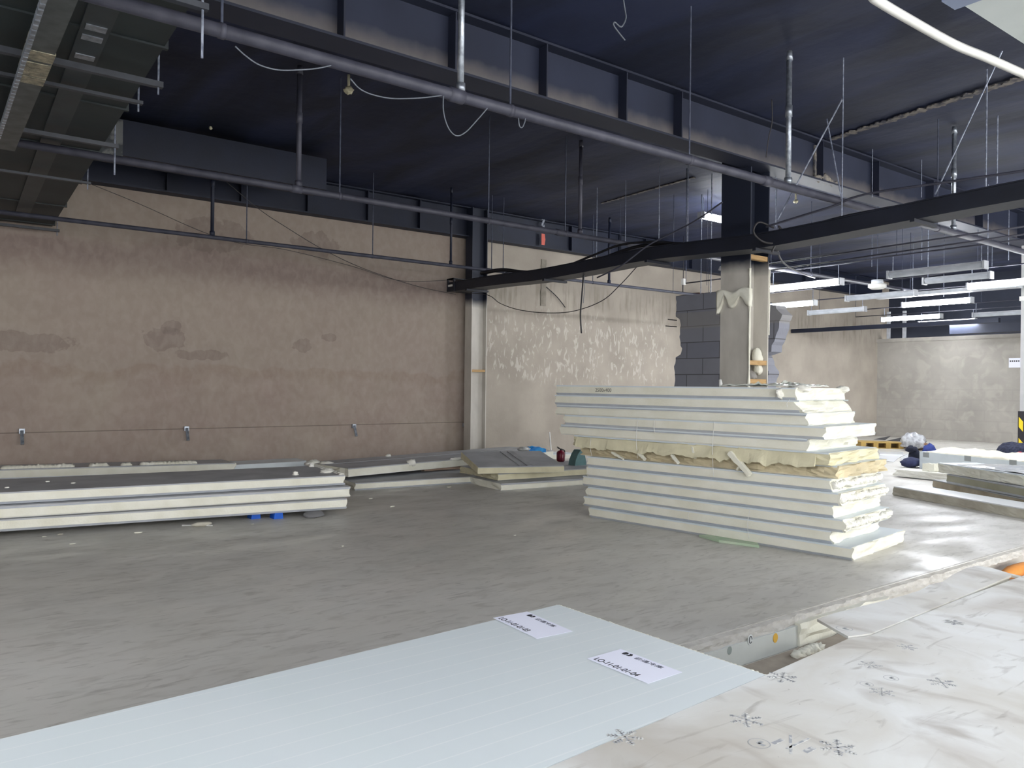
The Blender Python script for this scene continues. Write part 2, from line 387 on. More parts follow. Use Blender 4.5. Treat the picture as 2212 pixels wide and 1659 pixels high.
# ------------------------------------------------------------------ steel frame
def beam(name, label, x0, x1, y, zb, h=.5, w_=.24, st=(), mt=None):
    t = thing(name, label, 'beam', (x0, y, zb))
    mt = mt or NAVY_D
    G().box((x0, y-.01, zb+.02), (x1, y+.01, zb+h-.02)).build('web', BEAMW if h == .5 and w_ > .25 else mt, t)
    G().box((x0, y-w_/2, zb), (x1, y+w_/2, zb+.02)).build('bottom_flange', mt, t)
    G().box((x0, y-w_/2, zb+h-.02), (x1, y+w_/2, zb+h)).build('top_flange', mt, t)
    for s in st: G().box((s-.007, y-w_/2+.01, zb+.02), (s+.007, y+w_/2-.01, zb+h-.02)).build('stiffener', mt, t)
    return t
def beamc(N, L, pos, b):
    s = sep(N, L, pos); c = nmix(N, L, nrange(N, L, nnoise(N, L, pos, 1.4, detail=6), .35, .65), (25, 32, 53), (35, 42, 64))
    n = nmath(N, L, 'MULTIPLY', nnoise(N, L, pos, 5, (1, 1, 1), detail=8), .12)
    d = nrange(N, L, nmath(N, L, 'ADD', s[2], n), .27, .13)
    return nmix(N, L, nmath(N, L, 'MULTIPLY', d, .8), c, (112, 107, 106))
BEAMW = pos_mat('beam_web_dusty_foot', beamc, rough=.6, bump=.1, bs=20)
BEAMM = mat('navy_beam_dusty', (28, 34, 52), (38, 43, 61), scale=1.2, rough=.55, bump=.1)
BM2 = beam('steel_beam', 'long navy steel beam crossing overhead in front of the middle column', -4, 20.8, 5.35, 3.77, .5, .26,
     st=[at(735, 90, Y=5.3).x, at(975, 120, Y=5.3).x, at(1171, 170, Y=5.3).x, at(1343, 240, Y=5.3).x, at(1462, 280, Y=5.3).x, 8.6, 9.9, 11.4, 13, 14.6, 16.2, 18], mt=BEAMM)
beam('steel_beam', 'navy steel beam lying along the top of the plastered back wall', -8, 21, 10.99, 3.77, .5, .2,
     st=[at(360, 390, Y=10.95).x, at(520, 400, Y=10.95).x, at(663, 440, Y=10.95).x, at(793, 450, Y=10.95).x, at(905, 460, Y=10.95).x, at(1232, 520, Y=10.95).x, at(1338, 560, Y=10.95).x, 11.6, 13, 14.4, 15.8, 17.2])

def hcol(name, label, x0, y0, b, d, z0=0, web='x'):
    """H column, flanges at x0 and x0+b facing X, open web side facing -Y"""
    t = thing(name, label, 'column', (x0, y0, z0))
    G().box((x0, y0, z0), (x0+.016, y0+d, ZC-.02)).build('flange', COLM, t)
    G().box((x0+b-.016, y0, z0), (x0+b, y0+d, ZC-.02)).build('flange', COLM, t)
    G().box((x0+.016, y0+d/2-.008, z0), (x0+b-.016, y0+d/2+.008, ZC-.02)).build('web', COLM, t)
    return t
XL0 = at(1018, 700, Y=10.8).x; XL1 = at(1051, 700, Y=10.8).x
lc = hcol('steel_column', 'slim steel column against the back wall, grey below and navy above', XL0, 10.79, XL1-XL0, .2)
p = at(1033, 801, Y=10.8); bt = G().box((XL0+.02, 10.8, p.z-.02), (XL1-.02, 10.87, p.z+.02)).build('batten', WOOD, lc); lbl(bt, 'short wooden batten wedged in the column')
XB0, YB0 = 7.39, 5.37
XB1 = at(1656, 700, Y=5.40).x; 
bc = hcol('steel_column', 'free-standing steel column behind the tall panel stack, patched with foam', XB0, YB0+.005, XB1-XB0, .40)
# face closing the left side is the flange; battens and foam sit in the open side
for (yy, hh) in ((558, 12), (784, 10), (824, 10)):
    a = at(1640, yy, Y=YB0+.03)
    G().box((XB0+.02, YB0+.012, a.z-.026), (XB1-.02, YB0+.07, a.z+.026)).build('batten', WOOD, bc)
def foamcoll(u, v, w_):
    y = YB0-.02+.46*u; x = XB0-.035+.05*v+.012*nz((u*5, w_*3, 2))
    zt = 2.40+.02*math.sin(u*9); zb = 2.26-.07*math.sin(u*13+1)-.05*(u > .82)+.05*nz((u*7, 0, 3))
    return (x, y, zb+(zt-zb)*w_)
G().grid(24, 3, 5, foamcoll).build('foam_collar', FOAM, bc, True)
pts = [(XB0-.006+.008*nz((0, 0, z*4)), YB0+.0, z) for z in [1.28+i*.045 for i in range(31)]]
G().tube(pts, [.010+.012*max(0, nz((3, z, z*6))+.35) for _, _, z in pts], 6).build('foam_bead', FOAM, bc, True)
pts = [(XB1+.004, YB0+.0, z) for z in [1.9+i*.05 for i in range(16)]]
G().tube(pts, [.005+.008*max(0, nz((9, z, z*7))+.3) for _, _, z in pts], 6).build('foam_bead', FOAM, bc, True)
a = at(1636, 772, Y=YB0+.1); G().blob((a.x, YB0+.1, a.z), (.07, .06, .1), 4, .3).build('foam_lump', FOAM, bc, True)
a = at(1636, 795, Y=YB0+.1); G().blob((a.x, YB0+.09, a.z-.01), (.05, .05, .07), 6, .3).build('foam_lump', FOAM, bc, True)
G().blob((a.x-.08, YB0+.12, a.z-.1), (.05, .05, .06), 8, .5).build('foam_lump', PRIMER, bc, True)

# white column with hazard strip at the right edge
XC, YC = 15.0, 5.05
cc = thing('concrete_column', 'white column at the right edge with black and yellow guard strip', 'column', (XC, YC, 0))
a = at(2204, 800, X=XC); YC = a.y
G().box((XC, YC-.5, 0), (XC+.5, YC, ZC-.02)).build('shaft', mat('white_column_paint', (184, 184, 184), (172, 172, 174), scale=3, rough=.7), cc)
G().box((XC-.02, YC-.52, at(2205, 650, X=XC).z), (XC+.52, YC+.02, at(2205, 643, X=XC).z+.02)).build('collar', WHITEP, cc)
zt = at(2204, 888, X=XC).z
GUARD = mat('guard_black', (40, 38, 44), rough=.5); YEL = mat('guard_yellow', (235, 205, 40), rough=.5)
gd = G().box((XC-.025, YC-.12, 0), (XC, YC+.02, zt)).build('corner_guard', GUARD, cc)
z = zt-.1; 
while z > .15:
    yl = G(); yl.prism([(YC+.005, z), (YC-.06, z-.08), (YC-.06, z-.25), (YC+.005, z-.17)], lambda a_, b_, t_: (XC-.025-t_, a_, b_), 0, .004)
    yl.build('yellow_chevron', YEL, gd); z -= .36

# grey block stub wall, torn left and right ends
def stub(u, v, w_):
    z = 2.68*w_; 
    yl = 8.03+.05*nz((z*3, 1, 1))+.04*nz((z*11, 2, 0)) - .10*(1.75 < z < 2.35) + .0
    yr = 6.27+.10*nz((z*2.5, 5, 1))+.06*nz((z*9, 8, 0)) + (.3 if z > 2.45 else 0) + (.15 if z < 1.75 else 0)
    y = yl+(yr-yl)*u; return (9.2+.24*v, y, z if w_ < 1 else 2.68+.01*nz((y*4, 0, 0)))
sw = G().grid(20, 2, 60, stub).build('block_wall', BLOCKM); tag(sw, 'torn stub of blue-grey block wall standing behind the middle column', 'wall stub')
for (x, y) in ((1443, 690), (1438, 704)):
    a = at(x, y, X=9.3); b_ = at(1462, y+2, X=9.3)
    r_ = G().tube([a, b_], .008, 5).build('rebar', BLACK, None); m4 = r_.data
    r_.parent = sw

a = at(1784, 400, Y=5.2)
CEM = mat('splashed_cement', (150, 144, 134), (84, 84, 92), scale=20, rough=.95, bump=.6, lo=.42, hi=.6)
G().grid(2, 6, 24, lambda u, v, w_: (a.x-.05+.10*v+.01*nz((w_*9, v*3, 1)), 5.335-.02*u, 3.80+.42*w_)).build('cement_streak', CEM, BM2)
g = G()
for k in range(9): g.blob((a.x-.1+.05*k+.02*nz((k, 0, 1)), 5.27+.03*nz((k, 3, 0)), 3.80+.03*(1-abs(k-4)/4)), (.05, .04, .03+.03*(1-abs(k-4)/4)), k, .5, 2.5, n=8)
g.build('cement_heap', CEM, BM2, True)
# ------------------------------------------------------------------ sprinkler pipes
def ppipe(label, y, z, x0, x1, r, couplings, drops, rods, m_=PIPE, joints=()):
    t = thing('sprinkler_pipe', label, 'pipe', (x0, y, z))
    G().tube([(x0, y, z), (x1, y, z)], r, 12).build('pipe_run', m_, t, True)
    for c in couplings: G().tube([(c-.05, y, z), (c+.05, y, z)], r*1.22, 12).build('coupling', m_, t, True)
    for (dx, rr, mm) in drops:
        d = G().tube([(dx, y, z+r*.8), (dx, y, ZC)], rr, 10).build('riser_pipe', mm, t, True)
        G().tube([(dx, y, z+r*.9), (dx, y, z+r*.9+.05)], rr*1.4, 10).build('collar', mm, d, True)
        G().tube([(dx, y, z+.62), (dx, y, z+.72)], rr*1.25, 10).build('collar', mm, d, True)
        G().tube([(dx, y, ZC-.08), (dx, y, ZC)], [rr*1.3, rr*.9], 10).build('collar', mm, d, True)
    for dx in rods:
        d = G().tube([(dx, y, z+r), (dx, y, ZC)], .007, 6).build('hanger_rod', RODD, t)
        G().tube([(dx-.015, y, z), (dx+.015, y, z)], r*1.12, 12).build('pipe_clamp', m_, d, True)
    return t
Y1, Z1, Y2, Z2, Y3, Z3 = 4.045, 3.07, 7.07, 3.11, 10.0, 3.09
ppipe('thick grey sprinkler pipe nearest overhead, crossing from upper left to the tray', Y1, Z1, -2, 14.5, .036,
      [at(985, 222, Y=Y1).x, at(1655, 392, Y=Y1).x, 8.2], [(at(996, 100, Y=Y1).x, .021, GALV), (at(1704, 250, Y=Y1).x, .024, GALV), (9.29, .024, GALV)],
      [at(1103, 150, Y=Y1).x, at(1490, 250, Y=Y1).x, 8.9, 1.2])
ppipe('middle sprinkler pipe overhead, halfway between beam and back wall', Y2, Z2, -2, 14.5, .032,
      [at(640, 405, Y=Y2).x, at(1208, 500, Y=Y2).x], [(at(646, 300, Y=Y2).x, .024, PIPE), (at(1254, 400, Y=Y2).x, .022, PIPE), (10.0, .022, PIPE)],
      [at(735, 300, Y=Y2).x, at(1057, 300, Y=Y2).x, at(1223, 300, Y=Y2).x, 8.3, 11.3])
ppipe('thin dark sprinkler pipe running close along the back wall', Y3, Z3, -2, 14.5, .026,
      [at(1054, 585, Y=Y3).x], [(at(459, 450, Y=Y3).x, .022, NAVY_D), (at(975, 450, Y=Y3).x, .018, NAVY_D), (at(1316, 580, Y=Y3).x, .022, NAVY_D)],
      [at(533, 480, Y=Y3).x, at(806, 450, Y=Y3).x, at(1087, 560, Y=Y3).x, at(1281, 560, Y=Y3).x, at(1062, 560, Y=Y3).x], m_=mat('dark_pipe_paint', (66, 68, 82), (50, 52, 66), scale=8, rough=.6))

# ------------------------------------------------------------------ duct and its supports (upper left)
def ductx(y): return 1.055+(1.28-1.055)*(y-3.96)/(11.2-3.96)
dt = thing('air_duct', 'wide dark flat ventilation duct filling the upper left corner', 'duct', (1, 5, 3.16))
g = G().prism([(-1.6, 0), (0, 0), (0, .42), (-1.6, .42)], lambda a_, b_, t_: (ductx(t_)+a_, t_, 3.175+b_), 1.0, 11.05)
g.build('duct_body', DUCT, dt)
y = 2.2
while y < 11:
    G().prism([(-1.63, -.012), (.02, -.012), (.02, .44), (-1.63, .44)], lambda a_, b_, t_: (ductx(t_)+a_, t_, 3.175+b_), y, y+.03).build('flange_seam', DUCT, dt); y += 1.24
G().prism([(-.42, -.015), (-.28, -.015), (-.28, 0), (-.42, 0)], lambda a_, b_, t_: (ductx(t_)+a_, t_, 3.175+b_), 3.2, 10.4).build('stiffening_rail', mat('duct_rail', (52, 60, 64), (44, 50, 54), scale=6, rough=.5), dt)
for yy in (4.6, 4.75, 5.05):
    G().prism([(-.4, -.02), (-.3, -.02), (-.3, -.015), (-.4, -.015)], lambda a_, b_, t_: (ductx(t_)+a_, t_, 3.175+b_), yy, yy+.07).build('tape_patch', GALV, dt)
# narrow bright trunking below the duct
tr = thing('cable_trunking', 'narrow worn metal trunking slung under the duct at far left', 'trunking', (.45, 4, 3.0))
TRK = mat('worn_zinc', (96, 102, 104), (70, 76, 78), scale=9, rough=.4, metal=.4)
G().prism([(0, 0), (.115, 0), (.115, .09), (0, .09)], lambda a_, b_, t_: (.435+a_, t_, 3.0+b_), 2.8, 6.9).build('trunk', TRK, tr)
g = G()
for k in range(60): 
    y = 2.9+k*.066; g.box((.415+.01*nz((k, 1, 1)), y, 2.985), (.437, y+.05, 3.02+.01*nz((k, 3, 0))))
g.build('edge_strip', GALV, tr)
FOIL = mat('crinkled_foil_tape', (190, 182, 158), (120, 118, 104), scale=22, rough=.35, metal=.5, bump=.8)
for (y0, y1) in ((4.72, 4.86), (4.9, 5.12), (5.14, 5.26)):
    G().prism([(-.004, -.004), (.119, -.004), (.119, .094), (-.004, .094)], lambda a_, b_, t_: (.435+a_, t_, 3.0+b_), y0, y1).build('foil_wrap', FOIL, tr)
# support bars with threaded rods
def bar(yv, x1, z, rods, thick=.035, lab='support bar under the duct', rt=None, rb=None):
    t = thing('duct_support', lab, 'duct support', (x1, yv, z))
    x1 = max(x1, ductx(yv)+.05)
    G().box((-.7, yv-.02, z-thick/2), (x1, yv+.02, z+thick/2)).build('angle_bar', mat('support_bar_paint', (66, 70, 78), (54, 57, 65), scale=8, rough=.5), t)
    for rx in (x1-.025,): G().tube([(rx, yv, z-(rb or .06)), (rx, yv, rt or ZC)], .006, 6).build('threaded_rod', RODM, t)
bar(5.1, 1.165, 3.1, (1.14,), .035, 'thick duct support bar nearest the camera, upper left')
bar(5.60, 1.10, 3.13, (1.07,), .02, 'thinner second duct support bar from the camera')
bar(6.65, 1.205, 3.1, (1.18,), .03, 'duct support bar above the second sprinkler pipe, long rod hanging below it', rb=.22)
bar(8.05, 1.14, 3.1, (1.1,), .02, 'small duct support bar under the duct near the wall beam')
bar(10.85, 1.33, 3.1, (1.31,), .03, 'last duct support bar, tight against the back wall')
bar(3.95, .90, 3.12, (.87,), .03, 'duct support bar at the top edge of the view', rb=.25)
# box duct on the ceiling
a = at(705, 410, Y=9.5); b_ = at(705, 345, Y=9.5)
bd = thing('box_duct', 'navy rectangular duct hanging below the ceiling beyond the middle pipe', 'duct', (1.4, 9.5, a.z))
G().box((1.32, 9.5, a.z), (a.x, 9.93, b_.z+.01)).build('duct_body', NAVY_D, bd)
G().box((1.45, 9.42, a.z-.1), (1.75, 9.5, b_.z-.02)).build('access_hatch', mat('smeared_sealant', (110, 112, 112), (60, 64, 68), scale=9, rough=.7, lo=.45, hi=.55), bd)
G().tube([(1.45, 9.9, a.z), (1.45, 9.9, ZC)], .006, 6).build('hanger_rod', RODD, bd)
G().tube([(a.x-.1, 9.9, a.z), (a.x-.1, 9.9, ZC)], .006, 6).build('hanger_rod', RODD, bd)

# ------------------------------------------------------------------ cable tray
TP = [(7.0, 10.80, 2.80), (7.0, 9.6, 2.79), (7.0, 8.5, 2.76), (7.0, 7.5, 2.77), (7.0, 6.5, 2.79), (7.0, 5.6, 2.76), (7.0, 4.87, 2.73), (7.0, 4.2, 2.74), (7.0, 3.6, 2.76), (7.0, 2.5, 2.79), (7.0, 1.0, 2.8)]
TPs = spl(TP, 6)
tt = thing('cable_tray', 'long sagging black cable tray running from the wall column to the right edge', 'cable tray', (7, 6, 2.75))
def sweep(g, poly, path):
    n = len(poly); vs = [(p[0]+a_, p[1], p[2]+b_) for p in path for a_, b_ in poly]
    fs = [(i*n+j, i*n+(j+1) % n, (i+1)*n+(j+1) % n, (i+1)*n+j) for i in range(len(path)-1) for j in range(n)]
    fs += [tuple(reversed(range(n))), tuple((len(path)-1)*n+j for j in range(n))]
    return g.add(vs, fs)
sweep(G(), [(-.15, 0), (.15, 0), (.15, .15), (.146, .15), (.146, .004), (-.146, .004), (-.146, .15), (-.15, .15)], TPs).build('trough', TRAY, tt)
sweep(G(), [(-.165, .14), (-.15, .14), (-.15, .152), (-.165, .152)], TPs).build('rim', TRAY, tt)
for yy in (10.2, 8.3, 6.4, 4.9, 3.3):
    z = min(TPs, key=lambda p: abs(p.y-yy)).z
    G().box((6.80, yy-.02, z-.03), (7.22, yy+.02, z)).build('cross_bracket', TRAY, tt)
g = G(); 
for zz in (2.80, 2.99): g.box((6.83, 10.62, zz), (6.86, 10.80, zz+.02)); g.box((7.14, 10.62, zz), (7.17, 10.80, zz+.02))
g.box((6.83, 10.60, 2.80), (6.86, 10.63, 3.0)); g.box((6.83, 10.78, 2.80), (6.86, 10.81, 3.0)); g.box((6.83, 10.6, 2.99), (7.17, 10.81, 3.005))
g.build('end_frame', TRAY, tt)
G().box((6.835, 10.66, 2.88), (6.85, 10.80, 2.91)).build('white_tag', WHITEP, tt)
g = G()
for sx in (0, .16): g.tube([(6.95+sx, 9.95, 2.86), (7.35+sx, 9.75, 3.08)], .016, 6)
for k in range(4): g.tube([(6.95+.1*k, 9.95-.05*k, 2.86+.055*k), (7.11+.1*k, 9.95-.05*k, 2.86+.055*k)], .012, 6)
g.build('ladder_branch', TRAY, tt)
# cables lying in and over the tray
def cable(label, pts, r, ma, name='cable', n=8, group=None):
    o = G().tube(spl(pts, n), r, 6).build(name, ma, None, True, origin=pts[0]); return tag(o, label, 'cable', group)
cable('fat black cables bundled in the tray between the columns', [(7.05, 10.5, 2.86), (7.04, 8.5, 2.84), (7.0, 7.5, 2.92), (7.05, 6.8, 3.02), (7.08, 6.2, 2.98), (7.06, 5.6, 2.88), (7.05, 5, 2.84)], .022, BLACK)
cable('second black cable arching over the tray rim left of the middle column', [(6.93, 8.4, 2.83), (6.9, 7.4, 2.98), (6.92, 6.9, 3.05), (6.95, 6.3, 3.0), (6.98, 5.7, 2.86)], .015, BLACK)
cable('black cable humped above the tray by the left wall column', [at(1040, 590, X=6.95), at(1085, 583, X=6.95), at(1130, 588, X=6.95), at(1180, 590, X=6.95), (6.95, 8.2, 2.86)], .03, BLACK)
cable('black cables looping out of the tray right of the middle column', [(7.05, 4.9, 2.84), (7.05, 4.2, 2.93), (7.06, 3.7, 2.95), (7.06, 3.2, 2.95), (7.06, 2.2, 2.98)], .02, BLACK)

# conduit beside and above tray at right (x 1650..2212, y 490..380)
cable('thin grey conduit climbing beside the tray at the right', [at(1655, 490, X=6.8), at(1720, 470, X=6.8), at(1800, 445, X=6.8), at(1840, 428, X=6.8), at(1900, 414, X=6.8), at(2040, 394, X=6.8), at(2260, 362, X=6.8)], .011, PIPE, 'conduit')
# white thick hose upper right
cable('thick white plastic pipe curving across the upper right corner', [at(1890, -2, Z=3.2)+Vector((-3.2, .3, .05)), at(1890, -2, Z=3.2)+Vector((-1.2, .08, .02)), at(1850, -28, Z=3.2), at(1890, -2, Z=3.2), at(1950, 34, Z=3.2), at(2060, 95, Z=3.2), at(2130, 124, Z=3.2), at(2212, 160, Z=3.2), at(2290, 192, Z=3.2), at(2290, 192, Z=3.2)+Vector((3, -.15, .05))], .024, WHITEP, 'plastic_pipe', 6)

# ------------------------------------------------------------------ hanging rods
RODS = [(1425, 345, 515, .005), (1290, 405, 555, .006), (1352, 390, 528, .005), (1487, 355, 520, .006), (1822, 125, 465, .006), (2132, 150, 402, .008), (2155, 250, 395, .008),
        (1677, 290, 487, .005), (1678, 385, 492, .005), (1885, 322, 425, .005), (1991, 345, 425, .005), (1516, 420, 640, .006), (1538, 375, 632, .007), (1529, 410, 615, .004), (1973, 510, 600, .005), (1884, 490, 575, .005),
        (1992, 470, 560, .006), (1772, 480, 600, .004), (1666, 520, 596, .005), (1456, 420, 630, .004), (1565, 430, 595, .005), (2040, 500, 640, .005), (1950, 480, 640, .004), (1340, 440, 556, .004), (2180, 420, 560, .005), (2144, 480, 575, .006)]
RL = []
for i, (x, yt, yb, r) in enumerate(RODS):
    a = at(x, yt, Z=ZC)
    if a.x > 20 or a.y > 10.8: a = at(x, yt, Y=10.7); a.z = ZC
    # bottom seen at row yb
    d = (a-CAM); dep = d.dot(cf); zb = EYE+(CY+ (x-CX)*.0108 - yb)/F*dep
    o = G().tube([(a.x, a.y, zb), (a.x, a.y, ZC)], r, 6).build('threaded_rod', RODM if r > .004 else RODD, None, False, origin=(a.x, a.y, zb))
    RL.append((x, o))
RL.sort(key=lambda q: q[0]); ORD = 'first second third fourth fifth sixth seventh eighth ninth tenth eleventh twelfth thirteenth fourteenth fifteenth sixteenth seventeenth'.split()
zl = [q for q in RL if q[0] < 1600]; zr = [q for q in RL if q[0] >= 1600]
for lst, wh in ((zl, 'left of the middle column'), (zr, 'right of the middle column')):
    for i, (x, o) in enumerate(lst): tag(o, 'thin bright threaded rod, %s from left among the rods hanging %s' % (ORD[i], wh), 'hanging rod', 'threaded rods hanging '+wh)
for i, (p0, p1, lab) in enumerate((((1820, 213), (1680, 475), 'slanting brace rod crossing beside the middle column'), ((2165, 110), (2020, 420), 'slanting brace rod at the upper right'), ((1786, 257), (1818, 430), 'short brace rod leaning the other way above the tray'))):
    a = at(*p0, X=(6.6, 7.0, 6.8)[i]); b_ = at(*p1, X=(6.6, 7.0, 6.8)[i])
    tag(G().tube([a, b_], .007, 6).build('brace_rod', RODM, None, origin=b_), lab, 'brace rod')

# ------------------------------------------------------------------ fluorescent battens
def batten(x, y0, y1, z, lit, label, hang=.22, axis='y', group=None, body=True):
    t = thing('fluorescent_lamp', label, 'lamp', (x, y0, z), group)
    def fr(a_, b_, t_): return (x+a_, t_, z+b_) if axis == 'y' else (t_, x+a_, z+b_)
    G().prism([(-.045, .045), (.045, .045), (.04, .075), (-.04, .075)], fr, y0, y1).build('lamp_body', LAMPB, t)
    n = 10; poly = [(.062*math.cos(math.pi+math.pi*i/n), .045+.068*math.sin(math.pi+math.pi*i/n)) for i in range(n+1)]
    if lit: G().prism(poly, fr, y0+.02, y1-.02).build('diffuser', LAMP, t)
    else:
        G().prism([(a_*.9, b_) for a_, b_ in poly], fr, y0+.02, y1-.02).build('diffuser', mat('unlit_diffuser', (190, 196, 204), (170, 176, 184), scale=6, rough=.25), t)
    for e in (y0, y1): 
        G().prism([(-.065, -.028), (.065, -.028), (.065, .08), (-.065, .08)], fr, e-.012, e+.012).build('end_cap', LAMPB, t)
    for e in (y0+.05, y1-.05):
        p = Vector(fr(0, .075, e)); G().tube([p, p+Vector((0, 0, hang))], .007, 6).build('hanger', RODM, t)
    return t
LZ = 2.88
K = 'fluorescent_lamp'
batten(11.04, 6.40, 7.63, LZ, True, 'lit fluorescent lamp just right of the middle column, upper one')
batten(13.42, 8.3, 9.52, LZ, True, 'lit fluorescent lamp just right of the middle column, lower one partly hidden')
batten(13.0, 4.2, 5.43, LZ, True, 'large lit fluorescent lamp cut by the right edge of the photo')
batten(15.0, 6.2, 7.43, LZ, True, 'lit fluorescent lamp in the centre of the lamp cluster')
batten(17.8, 7.98, 9.3, LZ, True, 'lit fluorescent lamp low in the cluster above the far wall, left one')
batten(19.5, 7.98, 9.26, LZ, True, 'lit fluorescent lamp lowest in the cluster above the far wall')
batten(10.9, 4.35, 5.6, LZ, False, 'unlit grey fluorescent lamp above the lamp cluster')
batten(13.23, 6.35, 7.56, LZ, False, 'unlit fluorescent lamp between the two bright pairs')
batten(15.2, 8.3, 9.54, LZ, False, 'unlit thin fluorescent lamp over the far plaster wall')
batten(18.1, 6.3, 7.45, LZ, False, 'unlit fluorescent lamp behind the bright cluster at far right')
batten(12.3, 4.83, 5.77, LZ+.05, False, 'unlit lamp behind the large bright lamp at the right edge', hang=1.27)
# unseen lamps continuing the hall's rows, many added as fill light
for (x, y0) in ((8.0, -.4), (13.0, 1.2), (-5, -7), (-5, -3.4), (-1.6, -7), (-1.6, -3.4), (-2.2, 2.4), (-3, 0), (-6, 3), (-1.2, -.8), (2.6, -1.5), (2, -7), (2, -3.4), (5.6, -7), (5.6, -3.4), (7.4, -1.4), (9.5, -5)):
    batten(x, y0, y0+1.23, 2.9, True, 'lit fluorescent lamp added out of view to brighten the hall', hang=1.3, group='added lamps outside the view')
# second lit tube seen left of the middle column
batten(8.0, 9.74, 10.96, 3.96, True, 'short bright lamp high behind the beam, left of the middle column', axis='x', hang=.235)
# conduits carrying the lamps
for (pl, lab) in (([(10.9, 3), (10.9, 5.7), (11.04, 6.3), (11.04, 9.4)], 'first conduit row carrying the nearest lamps'), ([(13.0, 3), (13.0, 5.5), (13.23, 6.2), (13.23, 7.6), (13.42, 8.2), (13.42, 10.8)], 'second conduit row behind the nearest lamps'),
                  ([(15.0, 3), (15.0, 7.5), (15.2, 8.2), (15.2, 10.8)], 'third conduit row over the cluster'), ([(18.1, 3), (18.1, 7.5), (17.8, 7.9), (17.8, 10.9)], 'fourth conduit row over the far wall'),
                  ([(19.5, 3), (19.5, 10.9)], 'last conduit row before the far wall')):
    t = thing('lamp_conduit', 'grey '+lab, 'conduit', (pl[0][0], pl[0][1], 3.17))
    G().tube([(x, y, 3.17) for x, y in pl], .012, 6).build('conduit_run', PIPE, t, True)
    for (x, y) in (pl[0], pl[-1], ((pl[0][0]+pl[-1][0])/2 if len(pl) == 2 else pl[1][0], pl[1][1]-.2 if len(pl) > 2 else 7)): G().tube([(x, y, 3.17), (x, y, ZC)], .005, 5).build('hanger_rod', RODD, t)
for (p0, p1, X_, lab) in (((1655, 571), (2260, 482), 9.2, 'upper of two thin parallel conduits crossing above the lamps'), ((1655, 585), (2260, 499), 9.4, 'lower of two thin parallel conduits crossing above the lamps')):
    a = at(*p0, X=X_); b_ = at(*p1, X=X_)
    tag(G().tube([a, b_], .011, 6).build('lamp_conduit', PIPE, None, True, origin=a), lab, 'conduit')
# dark duct and silver trays at the far right
tag(G().box((19.6, 3, 2.62), (19.9, 8.6, 2.84)).build('far_duct', NAVY_D, None, origin=(19.75, 3, 2.62)), 'dark duct lying over the top of the far right wall', 'duct')
tag(G().box((16.9, 6.5, 2.63), (17.0, 11.09, 2.72)).build('dark_rail', NAVY_D, None, origin=(16.95, 6, 2.63)), 'dark rail crossing in front of the far corner', 'rail')
a = at(1960, 622, Z=3.0); b_ = at(2140, 600, Z=3.0)
tag(G().box((14.2, 5.2, 2.98), (14.45, 7.6, 3.04)).build('wide_tray', LAMPB, None, origin=(14.3, 5.2, 2.98)), 'pale flat cable tray behind the lamp cluster', 'cable tray')
for x in (1919, 1953):
    a = at(x, 733, X=21.1); o = G().box((21.08, a.y-.04, 2.66), (21.14, a.y+.04, 3.4)).build('wall_post', LAMPB, None, origin=(21.1, a.y, 2.66)); tag(o, 'slim pale post on top of the far wall, '+('left one' if x < 1930 else 'right one'), 'post', 'posts on the far wall')
# smoke detector
a = at(1895, 614, Z=3.0)
sd = thing('smoke_detector', 'round white smoke detector among the lamps', 'smoke detector', a)
G().tube([(a.x, a.y, a.z), (a.x, a.y, a.z-.05), (a.x, a.y, a.z-.08)], [.14, .14, .09], 16).build('detector_head', WHITEP, sd, True)
G().tube([(a.x, a.y, a.z), (a.x, a.y, a.z+.07)], .09, 12).build('detector_base', LAMPB, sd, True)
G().tube([(a.x, a.y, a.z+.07), (a.x, a.y, ZC)], .008, 6).build('hanger_rod', RODD, sd)

# foam-clogged ceiling heads
for (x, y, r, lab) in ((753, 195, .045, 'foam-covered cream ceiling head hanging near the thick pipe'), (1719, 435, .035, 'small round cream ceiling head by the middle column'), (455, 277, .02, 'tiny cream knob on the dark ceiling at left')):
    a = at(x, y, Z=4.12 if r > .03 else 4.25); t = thing('ceiling_head', lab, 'ceiling head', a)
    G().blob(a, (r, r, r*.8), int(x), .35, 3).build('crusted_head', FOAMY, t, True)
    G().tube([a, (a.x, a.y, ZC)], .014, 8).build('stem', FOAMY, t, True)

# white insulated panel overhead, top right corner
a = at(2068, 3, Z=3.25); b_ = at(2214, 96, Z=3.25)
wp = thing('ceiling_board', 'pale flat board hung at the upper right corner of the view', 'board', a)
d = (b_-a); d.z = 0; d.normalize(); nn = Vector((d.y, -d.x, 0))
G().box((0, 0, 0), (3.0, .7, .03), lambda x, y, z: a+d*x+nn*y+Vector((0, 0, z))).build('board', mat('pale_board', (205, 212, 212), (196, 204, 204), scale=2, rough=.6), wp)
G().box((-.1, -.03, -.02), (.04, .7, .05), lambda x, y, z: a+d*x+nn*y+Vector((0, 0, z))).build('end_bracket', mat('bracket_blue', (130, 142, 170), rough=.5), wp)

for (l_, w_) in ((.15, .08), (.15, .62), (2.8, .08), (2.8, .62)):
    p = a+d*l_+nn*w_; G().tube([p+Vector((0, 0, .03)), (p.x, p.y, ZC)], .005, 5).build('hanger_rod', RODD, wp)
